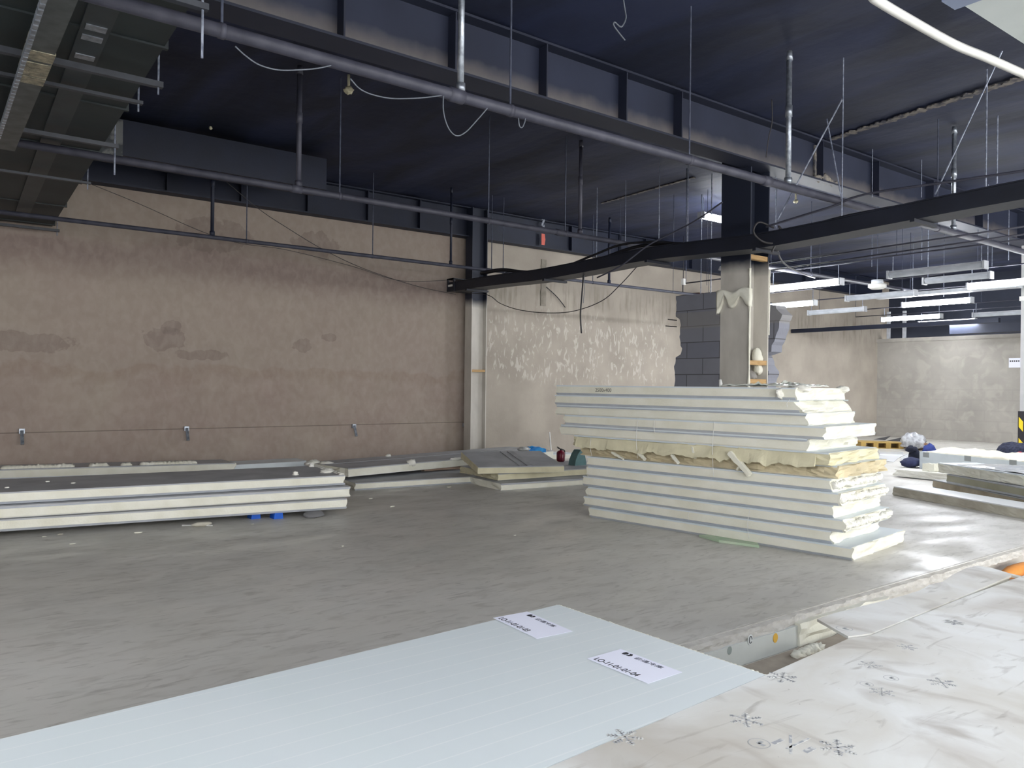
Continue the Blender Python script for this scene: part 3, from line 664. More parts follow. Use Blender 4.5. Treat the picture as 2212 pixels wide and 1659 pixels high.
# ------------------------------------------------------------------ loose wires
def between(pa, da, pb, db, pix):
    """wire through picture points with depth blended from da to db"""
    out = []; n = len(pix)
    if da < 0: return [at(x, y, Y=-da) for x, y in pix]
    for i, (x, y) in enumerate(pix):
        t = i/(n-1); d = ray(x, y); out.append(CAM+d*(da+(db-da)*t))
    return out
def wire(lab, da, db, pix, r=.004, ma=None):
    o = G().tube(spl(between(0, da, 0, db, pix), 6), r, 5).build('wire', ma or WIREB, None, True, origin=between(0, da, 0, db, pix)[0]); return tag(o, lab, 'wire')
DW = mat('dark_wire', (58, 56, 58), rough=.6)
wire('thin cable drooping from the duct diagonally down to the tray end', 9.0, 13.0, [(310, 235), (400, 318), (480, 385), (560, 452), (620, 492), (700, 540), (790, 582), (900, 618), (985, 636)], .005, DW)
wire('fine cable sloping across the left back wall', -10.9, 13.0, [(195, 397), (300, 440), (400, 485), (455, 507), (520, 526), (620, 540), (760, 575), (870, 607), (1000, 603), (1070, 603)], .004, DW)
wire('long grey wire loop sagging from tray end up to the right', 12.6, 9.3, [(985, 631), (1052, 637), (1080, 655), (1120, 669), (1180, 676), (1240, 672), (1300, 650), (1340, 615), (1375, 577)], .006, DW)
wire('black cable end dangling straight down in front of the back wall', -7.75, 11, [(1261, 585), (1260, 600), (1257, 640), (1254, 680), (1256, 720)], .011, BLACK)
wire('short black lead hanging off the wall below the tray', -11.06, 12.6, [(1180, 620), (1200, 638), (1212, 652), (1221, 664)], .009, BLACK)
wire('white wire looping under the thick pipe near its riser', -4.03, 4.4, [(958, 198), (958, 240), (968, 275), (985, 293), (1005, 286), (1030, 260), (1060, 225)], .004)
wire('grey wire hanging slack under the thick pipe at left', -4.03, 4.4, [(508, 100), (530, 120), (560, 140), (600, 151), (645, 151), (690, 147), (735, 136)], .004)
wire('grey wire slack below the thick pipe by the cream head', -4.03, 4.4, [(757, 170), (775, 190), (800, 203), (840, 212), (880, 213), (925, 210), (975, 203)], .004)
wire('curled wire dangling from the ceiling at top centre', -3.6, 4.8, [(1347, -12), (1347, 0), (1350, 20), (1352, 40), (1342, 58), (1328, 48), (1326, 55), (1338, 72), (1350, 87)], .005)
wire('short hooked wire on the thick pipe right of the riser', -4.03, 4.9, [(1120, 255), (1122, 272), (1128, 275), (1134, 262), (1135, 248)], .004)
wire('grey cable climbing from the tray towards the beam', 9.0, 7.6, [(1290, 600), (1340, 575), (1400, 530), (1460, 500), (1510, 472), (1560, 437)], .009, PIPE)
wire('thin cable arc rising on the right of the middle column', 8.0, 8.0, [(1655, 340), (1660, 300), (1668, 260), (1667, 215)], .006, DW)
wire('hoop of dark cable hanging beside the middle column top', 7.9, 7.9, [(1672, 492), (1640, 480), (1628, 500), (1645, 520), (1672, 525), (1688, 508), (1682, 488), (1690, 505), (1672, 535), (1668, 545)], .010, DW)
wire('dark cable falling behind the lamps from the middle column', 8.5, 12, [(1675, 530), (1690, 565), (1720, 585), (1745, 596), (1760, 600)], .012, DW)
wire('thin white lead beside the dangling black cable', -7.73, 11, [(1264, 585), (1262, 600), (1263, 620), (1260, 655)], .004)

# wall fittings
for i, (x, y, lab) in enumerate(((47, 944, 'small metal wall bracket, leftmost on the back wall'), (403, 937, 'small metal wall bracket, second from the left'), (765, 930, 'small metal wall bracket left of the wall column'), (1004, 927, 'small metal wall bracket right beside the wall column'))):
    a = at(x, y, Y=11.07); t = thing('wall_bracket', lab, 'bracket', a)
    G().box((a.x-.03, 11.06, a.z+.04), (a.x+.03, 11.1, a.z+.1)).build('plate', GALV, t)
    G().prism([(11.06, .05), (11.06, .08), (10.98, -.08), (11.0, -.09)], lambda p_, q_, s_: (a.x+s_, p_, a.z+q_), -.018, .018).build('arm', GALV, t)
a = at(1174, 517, Y=10.88)
pp = thing('paint_patch', 'orange-red bare patch on the navy wall beam above the tray', 'patch', a)
G().grid(1, 6, 8, lambda u, v, w_: (a.x-.045+.09*v*(1-.2*abs(w_-.5)*2), 10.885-.006*u, a.z-.1+.2*w_)).build('red_primer', mat('red_primer', (214, 110, 96), rough=.8), pp)
gg = G()
for k in range(7): gg.blob((a.x-.03+.03*nz((k, 1, 0))+.02*(k % 3), 10.885, a.z+.16+.035*k), (.018, .006, .03), k, .4, n=8)
gg.build('chipped_edge', mat('chipped_grey', (150, 156, 168), rough=.8), pp)
# conduit groove with junction patches on the back wall
a = at(1172, 560, Y=11.09)
gr = tag(G().grid(2, 2, 40, lambda u, v, w_: (a.x-.03+.12*u+.015*nz((w_*9, u, 2)), 11.085+.02*v, 2.75+.85*w_)).build('chased_groove', mat('groove_mortar', (146, 140, 130), (122, 116, 106), scale=8, rough=.95), None), 'grey mortared chase in the back wall below the red patch', 'wall chase')
a = at(1017, 680, Y=11.05); tag(G().blob((a.x+.02, 11.09, a.z-.05), (.03, .03, .33), 3, .3, n=8).build('rust_streak', mat('rusty_stain', (92, 52, 46), (70, 44, 42), scale=8, rough=.9), None), 'rusty red remnant beside the wall column', 'stain')
# white notice on the right wall
a = at(2191, 784, X=20.97); tt2 = thing('wall_notice', 'small white printed notice on the far right wall', 'notice', a)
G().box((20.975, a.y-.17, a.z-.11), (20.985, a.y+.12, a.z+.12)).build('sheet', PAPER, tt2)
g = G()
for k in range(5): g.box((20.970, a.y+.07-.045*k, a.z+.03), (20.975, a.y+.10-.045*k, a.z+.06))
g.build('printed_line', INK, tt2)
# outlet bits near block wall
a = at(1476, 612, Y=10.3); t = thing('junction_box', 'small white junction box on a thin drop by the block wall', 'junction box', a)
G().box((a.x-.03, 10.27, a.z-.03), (a.x+.04, 10.33, a.z+.09)).build('box_shell', WHITEP, t); G().tube([a, (a.x, 10.3, ZC)], .008, 6).build('feed', BLACK, t)
G().tube([(a.x-.01, 10.3, a.z-.22), (a.x-.01, 10.3, a.z)], .012, 6).build('lead', BLACK, t)
a = at(1562, 583, Z=3.0); t = thing('pendant_fitting', 'small grey round fitting left of the middle column', 'fitting', a)
G().tube([a, (a.x, a.y, a.z+.05)], [.07, .05], 12).build('dish', LAMPB, t, True); G().tube([(a.x, a.y, a.z+.05), (a.x, a.y, ZC)], .01, 6).build('stem', RODD, t)
a = at(1512, 600, Y=10.9); tag(G().box((a.x-.1, 10.85, 2.6), (a.x+.12, 11.08, 3.3)).build('brown_post', mat('rust_brown', (72, 52, 50), rough=.8), None, origin=(a.x, 10.9, 2.6)), 'dark brown stub post behind the block wall top', 'post')

# ------------------------------------------------------------------ sandwich panels
def panel(name, label, C, ang, L, W, T=.1, slope=0, tilt=0, seed=1, rag=.03, group=None, core=None, skin=None, edge=None, lumps=(), chamf=.028, flip=False, ragside=0, l0skew=0, cat='panel'):
    """C = one bottom corner; long direction ang (deg), width direction ang-90 .. local l,w,z"""
    C = Vector(C); a = Vector((math.cos(R_(ang)), math.sin(R_(ang)), math.tan(R_(slope)))).normalized()
    b = Vector((math.sin(R_(ang)), -math.cos(R_(ang)), math.tan(R_(tilt)))).normalized(); n = a.cross(b)
    if n.z < 0: n = -n
    def fr(l, w_, z): return C+a*l+b*w_+n*z
    t = thing(name, label, cat, C, group)
    core = core or FOAM; skin = skin or SKIN; edge = edge or EDGE
    zs = [0, .10, .22, .4, .62, .88, .94, 1]
    def ins(k):
        z = 1-k if flip else k
        return chamf*max(0, 1-z/.22) if z < .22 else (.007 if z > .9 else 0)
    def f(u, v, w_):
        k = zs[min(7, int(round(w_*7)))]; l = L*u; ww = W*v
        e = min(u, 1-u); i_ = ins(k)
        ww = i_+(W-2*i_)*v
        if u == 0 or u == 1:
            q = rag*(nz((v*W*7, k*2, seed*3.7))+.6*nz((v*W*23, k*5, seed)))
            l += -q-l0skew*(k-.5) if u == 0 else q
        if ragside and (v == 0) and 0 < k < 1: ww += ragside*(nz((l*5, k*3, seed))+.7*nz((l*17, k*7, seed*2)))
        return fr(l, ww, T*(.012+.976*k))
    nu = max(10, int(L/(.05 if ragside else .2)))
    G().grid(nu, 12, 7, f).build('foam_core', core, t)
    ts = .0025
    top = G().box((0.004, .0, T-.002), (L-.004, W, T), fr)
    top.box((0.004, -.001, T-.012), (L-.004, .001, T), fr); top.box((0.004, W-.001, T-.012), (L-.004, W+.001, T), fr)
    top.build('top_skin', skin, t)
    i0 = chamf if not flip else .006
    bot = G().box((0.004, i0*.9, 0), (L-.004, W-i0*.9, .002), fr)
    z1 = T*.22
    if chamf > 0:
        za, zb = (0, z1) if not flip else (T, T-z1)
        for s in (0, 1):
            w0 = (chamf, 0) if s == 0 else (W-chamf, W); o = -.0015 if s == 0 else .0015
            bot.add([fr(.004, w0[0]+o, za), fr(L-.004, w0[0]+o, za), fr(L-.004, w0[1]+o, zb), fr(.004, w0[1]+o, zb), fr(.004, w0[0]+o*3, za), fr(L-.004, w0[0]+o*3, za), fr(L-.004, w0[1]+o*3, zb), fr(.004, w0[1]+o*3, zb)],
                    [(0, 1, 2, 3), (7, 6, 5, 4), (0, 4, 5, 1), (3, 2, 6, 7), (1, 5, 6, 2), (0, 3, 7, 4)])
    bot.build('bottom_skin', edge, t)
    for (l, w_, z, r) in lumps:
        G().blob(fr(l, w_, z), r, seed+int(l*10), .5, 2.2).build('foam_lump', FOAMW, t, True)
    t['_fr'] = 0; del t['_fr']
    return t, fr

# -- tall stack on the raised floor
C0 = at(1840, 1212, Z=0); L0 = at(1275, 1118, Z=0)
dl = (L0-C0).normalized(); nrm = Vector((dl.y, -dl.x, 0))
crop = lambda x, y: (1180+x/2.765, 780+y/2.765)
LAY = [  # left x, corner x, corner y, end x, label
    (60, 1490, 'topmost panel of the tall stack, pencil mark on its side', 1872),
    (50, 1512, 'second panel from the top of the tall stack, slanted cut end', 1903),
    (60, 1555, 'third panel from the top of the tall stack', 1932),
    (108, 1660, 'fourth panel from the top of the tall stack, end sticking out right', 1970),
    (85, 1560, 'fifth panel from the top of the tall stack, clean white side', 1955),
    (165, 1690, 'sixth panel from the top of the tall stack, yellow torn foam side', 2020),
    (205, 1740, 'seventh panel of the tall stack, crushed brownish foam under the torn one', 2065),
    (240, 1705, 'eighth panel of the tall stack, just below the crushed layer', 2060),
    (245, 1745, 'ninth panel of the tall stack with shaggy white end', 2085),
    (215, 1715, 'tenth panel of the tall stack, fourth from the floor', 2060),
    (245, 1770, 'eleventh panel of the tall stack, third from the floor', 2105),
    (220, 1705, 'second panel from the floor in the tall stack, set back end', 2060),
    (255, 1825, 'bottom panel of the tall stack lying on the concrete', 2135)]
ang = math.degrees(math.atan2(dl.y, dl.x))
ysC = [218, 312, 388, 460, 540, 625, 700, 790, 870, 945, 1020, 1090, 1195]
FR = []
for k, (lx, cx_, lab, ex) in enumerate(LAY):
    z = (12-k)*.1
    off = (-.0, .0, .01, -.02, .0, .0, .055, .0, -.01, .015, .0, .02, 0)[k]
    pl = C0+nrm*off
    pc = onp(*crop(cx_, ysC[k]), pl, nrm); pL = onp(*crop(lx, ysC[k]-60), pl, nrm)
    Ln = (pL-pc); Ln.z = 0; Ln = Ln.length
    # width from the far end of the short side
    best = .95
    for wv in [.80+i*.01 for i in range(32)]:
        q = pc+nrm*wv; q.z = z+.05; dd = q-CAM; px_ = CX+F*dd.dot(cr)/dd.dot(cf)
        if px_ >= crop(ex, 0)[0]: best = wv; break
    cr_ = FOAMY if k == 5 else (mat('brownish_foam', (214, 202, 170), (190, 178, 148), scale=5, rough=.95, bump=.4, bscale=30) if k == 6 else FOAM)
    # local w axis = (sin, -cos) of ang
    t, fr = panel('sandwich_panel', 'cream '+lab, (pc.x, pc.y, z), ang, Ln, best, .1, seed=k+1, rag=(.03 if k not in (5, 6, 8, 10) else .055), core=cr_,
                  ragside=.03 if k == 5 else (.03 if k == 6 else 0), chamf=0 if k in (5, 6) else .022, flip=k in (2, 4), group='panels of the tall stack', l0skew=-.09 if k == 1 else 0, skin=SKIN)
    FR.append((fr, Ln, best, t))
# extra details on the stack
fr, Ln, W_, t = FR[0]
for (l, w_, z, r) in ((.02, .1, .09, (.06, .10, .03)), (.12, .05, .05, (.10, .03, .05)), (.0, .9, .09, (.04, .06, .03))):
    G().blob(fr(l, w_, z), r, int(l*90)+3, .5, 2.5).build('foam_lump', FOAMW, t, True)
fr1, L1_, W1_, t1 = FR[5]
def sh(p0, p1, wd, th_):
    g = G()
    p0 = Vector(p0); p1 = Vector(p1); d = p1-p0; u = d.cross(nrm).normalized()*wd
    g.grid(6, 2, 2, lambda a_, b_, c_: p0+d*a_+u*(b_-.5)*(1-.25*a_)+nrm*(-.01-th_*c_)+Vector((0, 0, .01*nz((a_*4, b_*3, wd*9)))))
    g.build('foam_shard', FOAM, t1)
fp = lambda x, y: onp(*crop(x, y), C0, nrm)
sh(fp(1110, 545), fp(1230, 678), .04, .05); sh(fp(560, 545), fp(600, 588), .025, .03); sh(fp(880, 515), fp(900, 580), .02, .02)
sh(fp(760, 560), fp(800, 610), .02, .03); sh(fp(1190, 590), fp(1150, 650), .02, .03); sh(fp(400, 545), fp(470, 585), .02, .02)
# torn overhanging side of the sixth panel
def torn(u, v, w_):
    l = .1+(L1_-.15)*u; d = -.02-.02*v*(1+nz((l*6, w_, 1))); zz = .085-(.10+.035*nz((l*7, 1, 1))+.03*nz((l*19, 2, 2)))*w_
    return fr1(l, d*(.4+w_*.8), zz)
G().grid(110, 2, 4, torn).build('torn_foam_edge', FOAMY, t1, False)
for k in (7, 8, 10): 
    fr, Ln, W_, t = FR[k]
    gg = G()
    for q in range(26): 
        w_ = W_*(.03+.94*q/25); gg.blob(fr(-.01+.01*nz((q, k, 0)), w_, .05+.02*nz((q*1.7, k, 3))), (.022, .03, .026+.008*nz((q, 1, k))), q+k, .6, 3, n=8)
    gg.build('shaggy_foam_end', FOAMW, t, True)
# plastic film crumpled on top of the stack
a = at(1740, 830, Z=1.33)
fr, Ln, W_, t = FR[0]
def crum(u, v, w_):
    l = .08+.75*u; w2 = .25+.55*v; h = .012+.05*abs(nz((u*5, v*4, 7)))*(1-abs(2*u-1))+.03*abs(nz((u*13, v*9, 1)))
    return fr(l, w2, .1+.002+h*(1 if w_ else .6))
tag(G().grid(24, 12, 1, crum).build('plastic_film', mat('milky_film', (236, 238, 228), (222, 226, 214), scale=9, rough=.3), None, False, origin=(0, 0, 0)), 'crumpled milky plastic film lying on top of the tall stack', 'plastic film')
a = fr(.85, .3, .1)
tag(G().tube([a+Vector((0, 0, .0)), a+Vector((.005, .0, .03)), a+Vector((.01, .01, .065))], [.012, .016, .012], 8).build('foam_stub', WHITEP, None, True, origin=a), 'little white stub sticking up from the stack top', 'stub')
# pencil mark
def text(body, size, fr3, name, parent, ma=INK, ext=.0004, font=None):
    cu_ = bpy.data.curves.new('tmp', 'FONT'); cu_.body = body; cu_.size = size; cu_.extrude = ext
    o = bpy.data.objects.new('tmp', cu_); COL.objects.link(o)
    dg = bpy.context.evaluated_depsgraph_get(); me = bpy.data.meshes.new_from_object(o.evaluated_get(dg)); bpy.data.objects.remove(o)
    g = G(); g.v = [Vector(fr3(*v.co)) for v in me.vertices]; g.f = [tuple(p.vertices) for p in me.polygons]
    return g.build(name, ma, parent)
fr, Ln, W_, t = FR[0]
a = onp(*crop(293, 178), C0, nrm)
s0 = (a-C0).dot(dl); lo = (fr(0, 0, 0)-C0).dot(dl)
PENC = mat('pencil_mark', (110, 108, 100), rough=.8)
text('2500x400', .05, lambda x, y, z: fr(s0-lo-x*1.0, -.002-z, .04+y), 'pencil_mark', t, PENC)
# strings around the stack
SL = ['short one at the far left', 'left one crossing several panels', 'longest one near the middle', 'curved one near its top left', 'low one near the green offcut', 'tiny one low down', 'curl near its upper right end']
for (x0, y0, x1, y1) in ((268, 455, 272, 565), (548, 340, 545, 580), (1003, 365, 1000, 690), (652, 345, 650, 430), (1215, 890, 1210, 1060), (858, 900, 852, 950), (1455, 230, 1440, 275)):
    a = onp(*crop(x0, y0), C0-nrm*.03, nrm); b_ = onp(*crop(x1, y1), C0-nrm*.03, nrm)
    o = G().tube(spl([a, (a+b_)/2-nrm*.01+dl*.01, b_], 5), .0022, 5).build('string', WHITEP, None, True, origin=b_)
    tag(o, 'loose white string on the tall stack, '+SL.pop(0), 'string', 'strings on the tall stack')
# green board offcut under the bottom panel
a = at(1553, 1172, Z=0); b_ = at(1640, 1184, Z=0); c_ = at(1640, 1165, Z=0)
g = G().prism([(a.x, a.y), (b_.x, b_.y), (c_.x+.03, c_.y+.1), (a.x+.05, a.y+.25)], lambda p_, q_, s_: (p_, q_, s_), .001, .022)
tag(g.build('board_offcut', mat('pale_green_board', (170, 196, 165), (190, 205, 180), scale=5, rough=.7), None, origin=(a.x, a.y, 0)), 'pale green board offcut peeking out under the tall stack', 'offcut')

# -- left stack of three on blue blocks
Lc = at(750, 1099, Z=.055)
labs = ('bottom panel of the left stack, resting on blue blocks', 'middle panel of the left stack', 'top panel of the left stack with dusty grey face')
for k in range(3):
    zz = (.055, .16, .265)[k]; endx = (750, 757.7, 746)[k]; yy = (1088, 1062, 1037)[k]
    q = at(endx, yy, Z=zz+.05)
    base = at(0, (1136, 1107, 1077)[k], Z=zz+.05)
    an = math.degrees(math.atan2(base.y-q.y, base.x-q.x))
    W_ = 1.02
    # local w axis = (sin,-cos): for direction pointing to -X it points +Y
    t, fr = panel('sandwich_panel', 'cream and grey '+labs[k], (q.x, q.y, zz), an, 4.0, W_, .1, seed=30+k, rag=.03, skin=SKING, group='panels of the left stack', chamf=.02, flip=(k == 1))
    if k == 2:
        gg = G()
        for q_ in range(22): gg.blob(fr(.02+.012*nz((q_, 0, 0)), .08+W_*.9*q_/21, .1), (.03, .03, .014+.008*nz((q_, 4, 0))), q_, .6, 3, n=8)
        gg.build('ragged_foam_end', FOAMW, t, True)
        for (l, w_, r) in ((.10, .30, (.07, .05, .03)), (.45, .22, (.03, .03, .03)), (.08, .93, (.03, .03, .03))):
            G().blob(fr(l, w_, .11), r, int(l*50), .5, 2).build('foam_lump', FOAMW, t, True)
        for (l, w_) in ((2.4, .4), (2.6, .62), (2.9, .3), (3.1, .5)): G().blob(fr(l, w_, .104), (.02, .012, .006), int(l*9), .5, n=8).build('foam_crumb', FOAMW, t, True)
BLUE = mat('blue_foam_block', (28, 96, 200), (20, 80, 180), scale=10, rough=.7)
for (x, lab) in ((553, 'blue foam block under the left stack, left one'), (602, 'blue foam block under the left stack, right one')):
    a = at(x, 1121, Z=0); G_ = G().prism([(-.045, 0), (.045, 0), (.04, .056), (-.038, .056)], lambda p_, q_, s_: (a.x+p_, a.y+s_, q_), 0, .12)
    tag(G_.build('foam_block', BLUE, None, origin=(a.x, a.y, 0)), lab, 'block')
a = at(684, 1119, Z=0); tag(G().blob((a.x, a.y+.08, .02), (.10, .08, .035), 5, .3, flat=0.001).build('mortar_lump', mat('grey_mortar', (120, 120, 122), rough=.9), None, True, origin=(a.x, a.y, 0)), 'grey mortar lump under the right end of the left stack', 'lump')
a = at(200, 1130, Z=0); tag(G().box((a.x-.05, a.y+.25, 0), (a.x+.05, a.y+.85, .055)).build('timber_block', WOOD, None, origin=(a.x, a.y, 0)), 'wooden block hidden in the shadow below the left stack', 'block')

# -- panels along the back wall
a = at(506, 1012, Y=10.35); b_ = at(0, 1021, Y=10.35)
bz = at(524, 1003, Y=10.35)
panel('sandwich_panel', 'long cream panel on edge lying against the back wall behind the left stack', (a.x, 10.32, .12), 180, 6.2, .55, .12, seed=51, rag=.05, skin=SKING, chamf=.004, slope=1.3)
gg = G()
for (x0, x1) in ((10, 160), (200, 235), (268, 280), (310, 425)):
    for x in range(x0, x1, 9): a = at(x, 996, Y=10.4); gg.blob((a.x, 10.4, .245+(3.3-a.x)*.0227+.01*nz((x, 1, 1))), (.045, .04, .03+.015*nz((x, 2, 2))), x, .5, 2, n=8)
tag(gg.build('foam_crust', FOAM, None, True), 'crusty line of cream foam scraps on the long panel by the wall', 'foam scraps')
a = at(550, 1003, Y=10.75); b_ = at(651, 1006, Y=10.75)
panel('sandwich_panel', 'pale bluish panel end poking out beyond the long wall-side panel', (b_.x, 10.45, .10), 180, 1.6, .5, .10, seed=52, rag=.0, skin=SKIN, core=SKIN, chamf=.004)
panel('sandwich_panel', 'flat dark-topped panel on the floor between left stack and wall', (3.3, 9.1, .0), 178, 3.8, 1.0, .1, seed=53, rag=.02, skin=SKING, chamf=.02)

# -- middle heap
a = at(766.5, 1060, Z=0); b_ = at(1052.6, 1042, Z=0); an = math.degrees(math.atan2(b_.y-a.y, b_.x-a.x))
# local w=(sin,-cos) points to -Y, so start from the back edge
def flatp(label, A, B, Wd, T=.1, z=0, slope=0, tilt=0, seed=0, **kw):
    """near edge from A to B (left to right) at bottom height z, depth Wd away from viewer"""
    d = Vector((A.x-B.x, A.y-B.y, 0)); an = math.degrees(math.atan2(d.y, d.x))
    return panel('sandwich_panel', label, (B.x, B.y, z), an, d.length, Wd, T, slope=slope, tilt=tilt, seed=seed, **kw)
flatp('low floor panel under the sloping panel in the middle heap', a, b_+Vector((.4, -.02, 0)), .95, .09, 0.0, seed=61, skin=SKING, chamf=.02)
q0 = at(1082, 1060, Z=0); q1 = at(1290, 1046, Z=0)
flatp('bottom panel of the short pile left of the tall stack', q0, q1+Vector((.5, -.03, 0)), 1.0, .085, 0.0, seed=62, skin=SKING, chamf=.03, flip=True)
q0 = at(1076, 1038, Z=.09); q1 = at(1290, 1024, Z=.09)
flatp('second panel of the short pile left of the tall stack', q0, q1+Vector((.5, -.03, 0)), 1.0, .085, 0.09, seed=63, skin=SKING, core=FOAMY, chamf=.0)
# tilted short panel on top
A = at(1032, 1023.7, Z=.185); B = at(1218, 1019.7, Z=.185)
t, fr = flatp('short grey-topped panel tilted on top of the short pile', A, B, 1.0, .085, .185, tilt=6, seed=64, skin=SKING, core=FOAMY, chamf=0, rag=.01)
L_ = (A-B).length
G().box((L_*.36, .02, .0855), (L_*.43, .98, .093), fr).build('joint_strip', mat('strip_grey', (170, 172, 176), (150, 152, 156), scale=9, rough=.5), t)
G().box((L_*.50, .02, .0855), (L_*.52, .98, .091), fr).build('joint_strip', MATS['strip_grey'], t)
# long sloping panel
A = at(751.5, 1030.5, Z=.13); B = at(1035, 1003, Y=A.y+.3)
d = Vector((B.x-A.x, B.y-A.y, 0)); sl = math.degrees(math.atan2(B.z-A.z, d.length))
anp = math.degrees(math.atan2(d.y, d.x))
Wd = 1.0
# w axis (sin,-cos) points to -Y: origin at the back edge
bk = Vector((A.x, A.y, A.z))+Vector((-math.sin(R_(anp)), math.cos(R_(anp)), 0))*Wd
t, fr = panel('sandwich_panel', 'long grey-topped panel sloping up to the right in the middle heap', bk, anp, d.length/math.cos(R_(sl))+1.6, Wd, .105, slope=sl, seed=65, rag=.03, skin=SKING, chamf=0)
for (l, w_, r) in ((.03, .12, (.10, .08, .04)), (.12, .3, (.09, .07, .03)), (1.0, .98, (.07, .05, .05)), (1.3, .05, (.04, .04, .03)), (2.4, .9, (.12, .08, .03)), (1.8, 1.0, (.14, .03, .02))):
    G().blob(fr(l, w_, .105), r, int(l*30), .5, 2).build('foam_lump', FOAMW, t, True)
G().box((.05, .38, .106), (d.length+1.5, .42, .110), fr).build('joint_strip', MATS['strip_grey'], t)
a = at(985, 1012, Z=.12); tag(G().grid(8, 4, 2, lambda u, v, w_: (a.x-.45+.9*u, a.y+.1+.3*v, .10+.10*w_*math.sin(math.pi*min(1, u*.8+.1))+.02*nz((u*4, v*3, 2)))).build('cardboard_piece', mat('pinkish_cardboard', (190, 168, 150), (176, 152, 134), scale=4, rough=.8), None, origin=(a.x, a.y, .1)), 'crumpled pinkish board piece propped beneath the sloping panel', 'board scrap')
# blue plastic bag
a = at(1158, 973, Z=.30)
tb = thing('plastic_bag', 'bright blue plastic bag lying on the middle heap', 'bag', a)
def bag(u, v, w_):
    return (a.x-.15+.33*u, a.y-.02+.16*v, a.z-.035+w_*(.09+.03*nz((u*5, v*4, 1)))*(1-.4*abs(2*u-1))+.006*nz((u*20, v*9, 4)))
G().grid(16, 6, 3, bag).build('bag_body', mat('blue_plastic', (20, 120, 205), (60, 160, 225), scale=14, rough=.3), tb)
G().blob((a.x-.24, a.y, a.z+.03), (.10, .08, .035), 3, .4).build('bag_knot', mat('grey_plastic', (180, 182, 180), rough=.4), tb, True)
# white stick leaning by the wall
a = at(1190, 971, Y=10.4); b_ = at(1187, 934, Y=10.7)
tag(G().tube([a-Vector((0, 0, .45)), a, b_], .014, 6).build('white_stick', WHITEP, None, origin=a), 'thin white stick leaning at the wall beside the fire extinguisher', 'stick')
# fire extinguisher
a = at(1211, 1008, Y=8.75); a.z = .18; q = at(1211, 968, Y=8.75)
fe = thing('fire_extinguisher', 'dark red fire extinguisher standing beside the tilted short panel', 'fire extinguisher', a)
RED = mat('extinguisher_red', (120, 22, 44), (100, 16, 36), scale=4, rough=.3)
h = q.z-a.z
G().tube([(a.x, a.y, a.z), (a.x, a.y, a.z+.02), (a.x, a.y, a.z+h*.66), (a.x, a.y, a.z+h*.78), (a.x, a.y, a.z+h*.84)], [.055, .062, .062, .045, .02], 16).build('cylinder', RED, fe, True)
G().tube([(a.x, a.y, a.z+h*.84), (a.x, a.y, a.z+h*.93)], .014, 8).build('valve', BLACK, fe, True)
G().box((a.x-.07, a.y-.012, a.z+h*.95), (a.x+.02, a.y+.012, a.z+h*.97)).build('handle', BLACK, fe)
G().tube(spl([(a.x-.01, a.y, a.z+h*.93), (a.x-.05, a.y, a.z+h*1.05), (a.x-.07, a.y, a.z+h*1.1)], 4), .009, 6).build('lever', BLACK, fe, True)
G().tube(spl([(a.x+.01, a.y, a.z+h*.9), (a.x+.07, a.y, a.z+h*.8), (a.x+.075, a.y, a.z+h*.45), (a.x+.07, a.y, a.z+.05)], 5), .009, 6).build('hose', BLACK, fe, True)
# white plank behind and teal bag
A = at(1190, 1000, Y=9.6); B = at(1240, 992, Y=9.6)
flatp('white plank lying behind the fire extinguisher', Vector((A.x-.8, 9.7, 0)), Vector((B.x, 9.55, 0)), .4, .08, at(1230, 988, Y=9.55).z-.02, seed=71, chamf=0, rag=.01)
tag(G().box((A.x-.6, 9.65, 0), (A.x-.3, 9.95, at(1230, 988, Y=9.55).z-.02)).build('foam_block', FOAM, None, origin=(A.x-.5, 9.7, 0)), 'foam block propping the white plank', 'block')
a = at(1254, 1009, Y=8.2)
tg = G().prism([(-.11, 0), (-.09, .1), (-.05, .18), (0, .24), (.06, .24), (.10, .1), (.11, 0)], lambda p_, q_, s_: (a.x+p_, a.y+s_, a.z+q_), 0, .14)
tag(tg.build('teal_bag', mat('teal_fabric', (88, 120, 122), (104, 140, 142), scale=6, rough=.7), None, origin=a), 'teal bag standing between the short pile and the tall stack', 'bag')

# -- heap at the right
def P3(x, y, Z): return at(x, y, Z=Z)
A = P3(1930, 1070, 0); B = P3(2212, 1122, 0)
d = (B-A).normalized(); Bx = B+d*1.2
an = math.degrees(math.atan2(d.y, d.x))
wv = Vector((-d.y, d.x, 0))
# this panel's near side is a dirty foam side; w axis = (sin,-cos)
def rightp(label, A, B, Wd, T, z, seed, ext=0, **kw):
    d = Vector((B.x-A.x, B.y-A.y, 0)).normalized(); an = math.degrees(math.atan2(-d.y, -d.x))
    return panel('sandwich_panel', label, (B.x+d.x*ext, B.y+d.y*ext, z), an, (Vector((B.x-A.x, B.y-A.y, 0))).length+ext, Wd, T, seed=seed, **kw)
DFOAM = mat('grubby_foam', (206, 204, 190), (178, 172, 158), scale=4, rough=.9, bump=.3)
rightp('long white panel lying flat on the floor at the right, nearest of the heap', A, B, .40, .11, 0, 81, .35, core=DFOAM, skin=mat('white_film_skin', (226, 228, 230), rough=.4), chamf=0, ragside=.012)
A = P3(2036, 1062, .02); B = P3(2212, 1098, .02)
TAN = mat('tan_foam', (190, 180, 160), (164, 152, 132), scale=4, rough=.8, bump=.2)  # mottled tan colour of this panel's foam
rightp('tan grubby panel under the stacked beams in the right heap', P3(2014, 1058, .0)+Vector((.12, .05, 0)), P3(2212, 1106, .0)+Vector((.12, .0, 0)), .5, .12, .0, 82, .12, core=TAN, skin=SKING, chamf=.02)
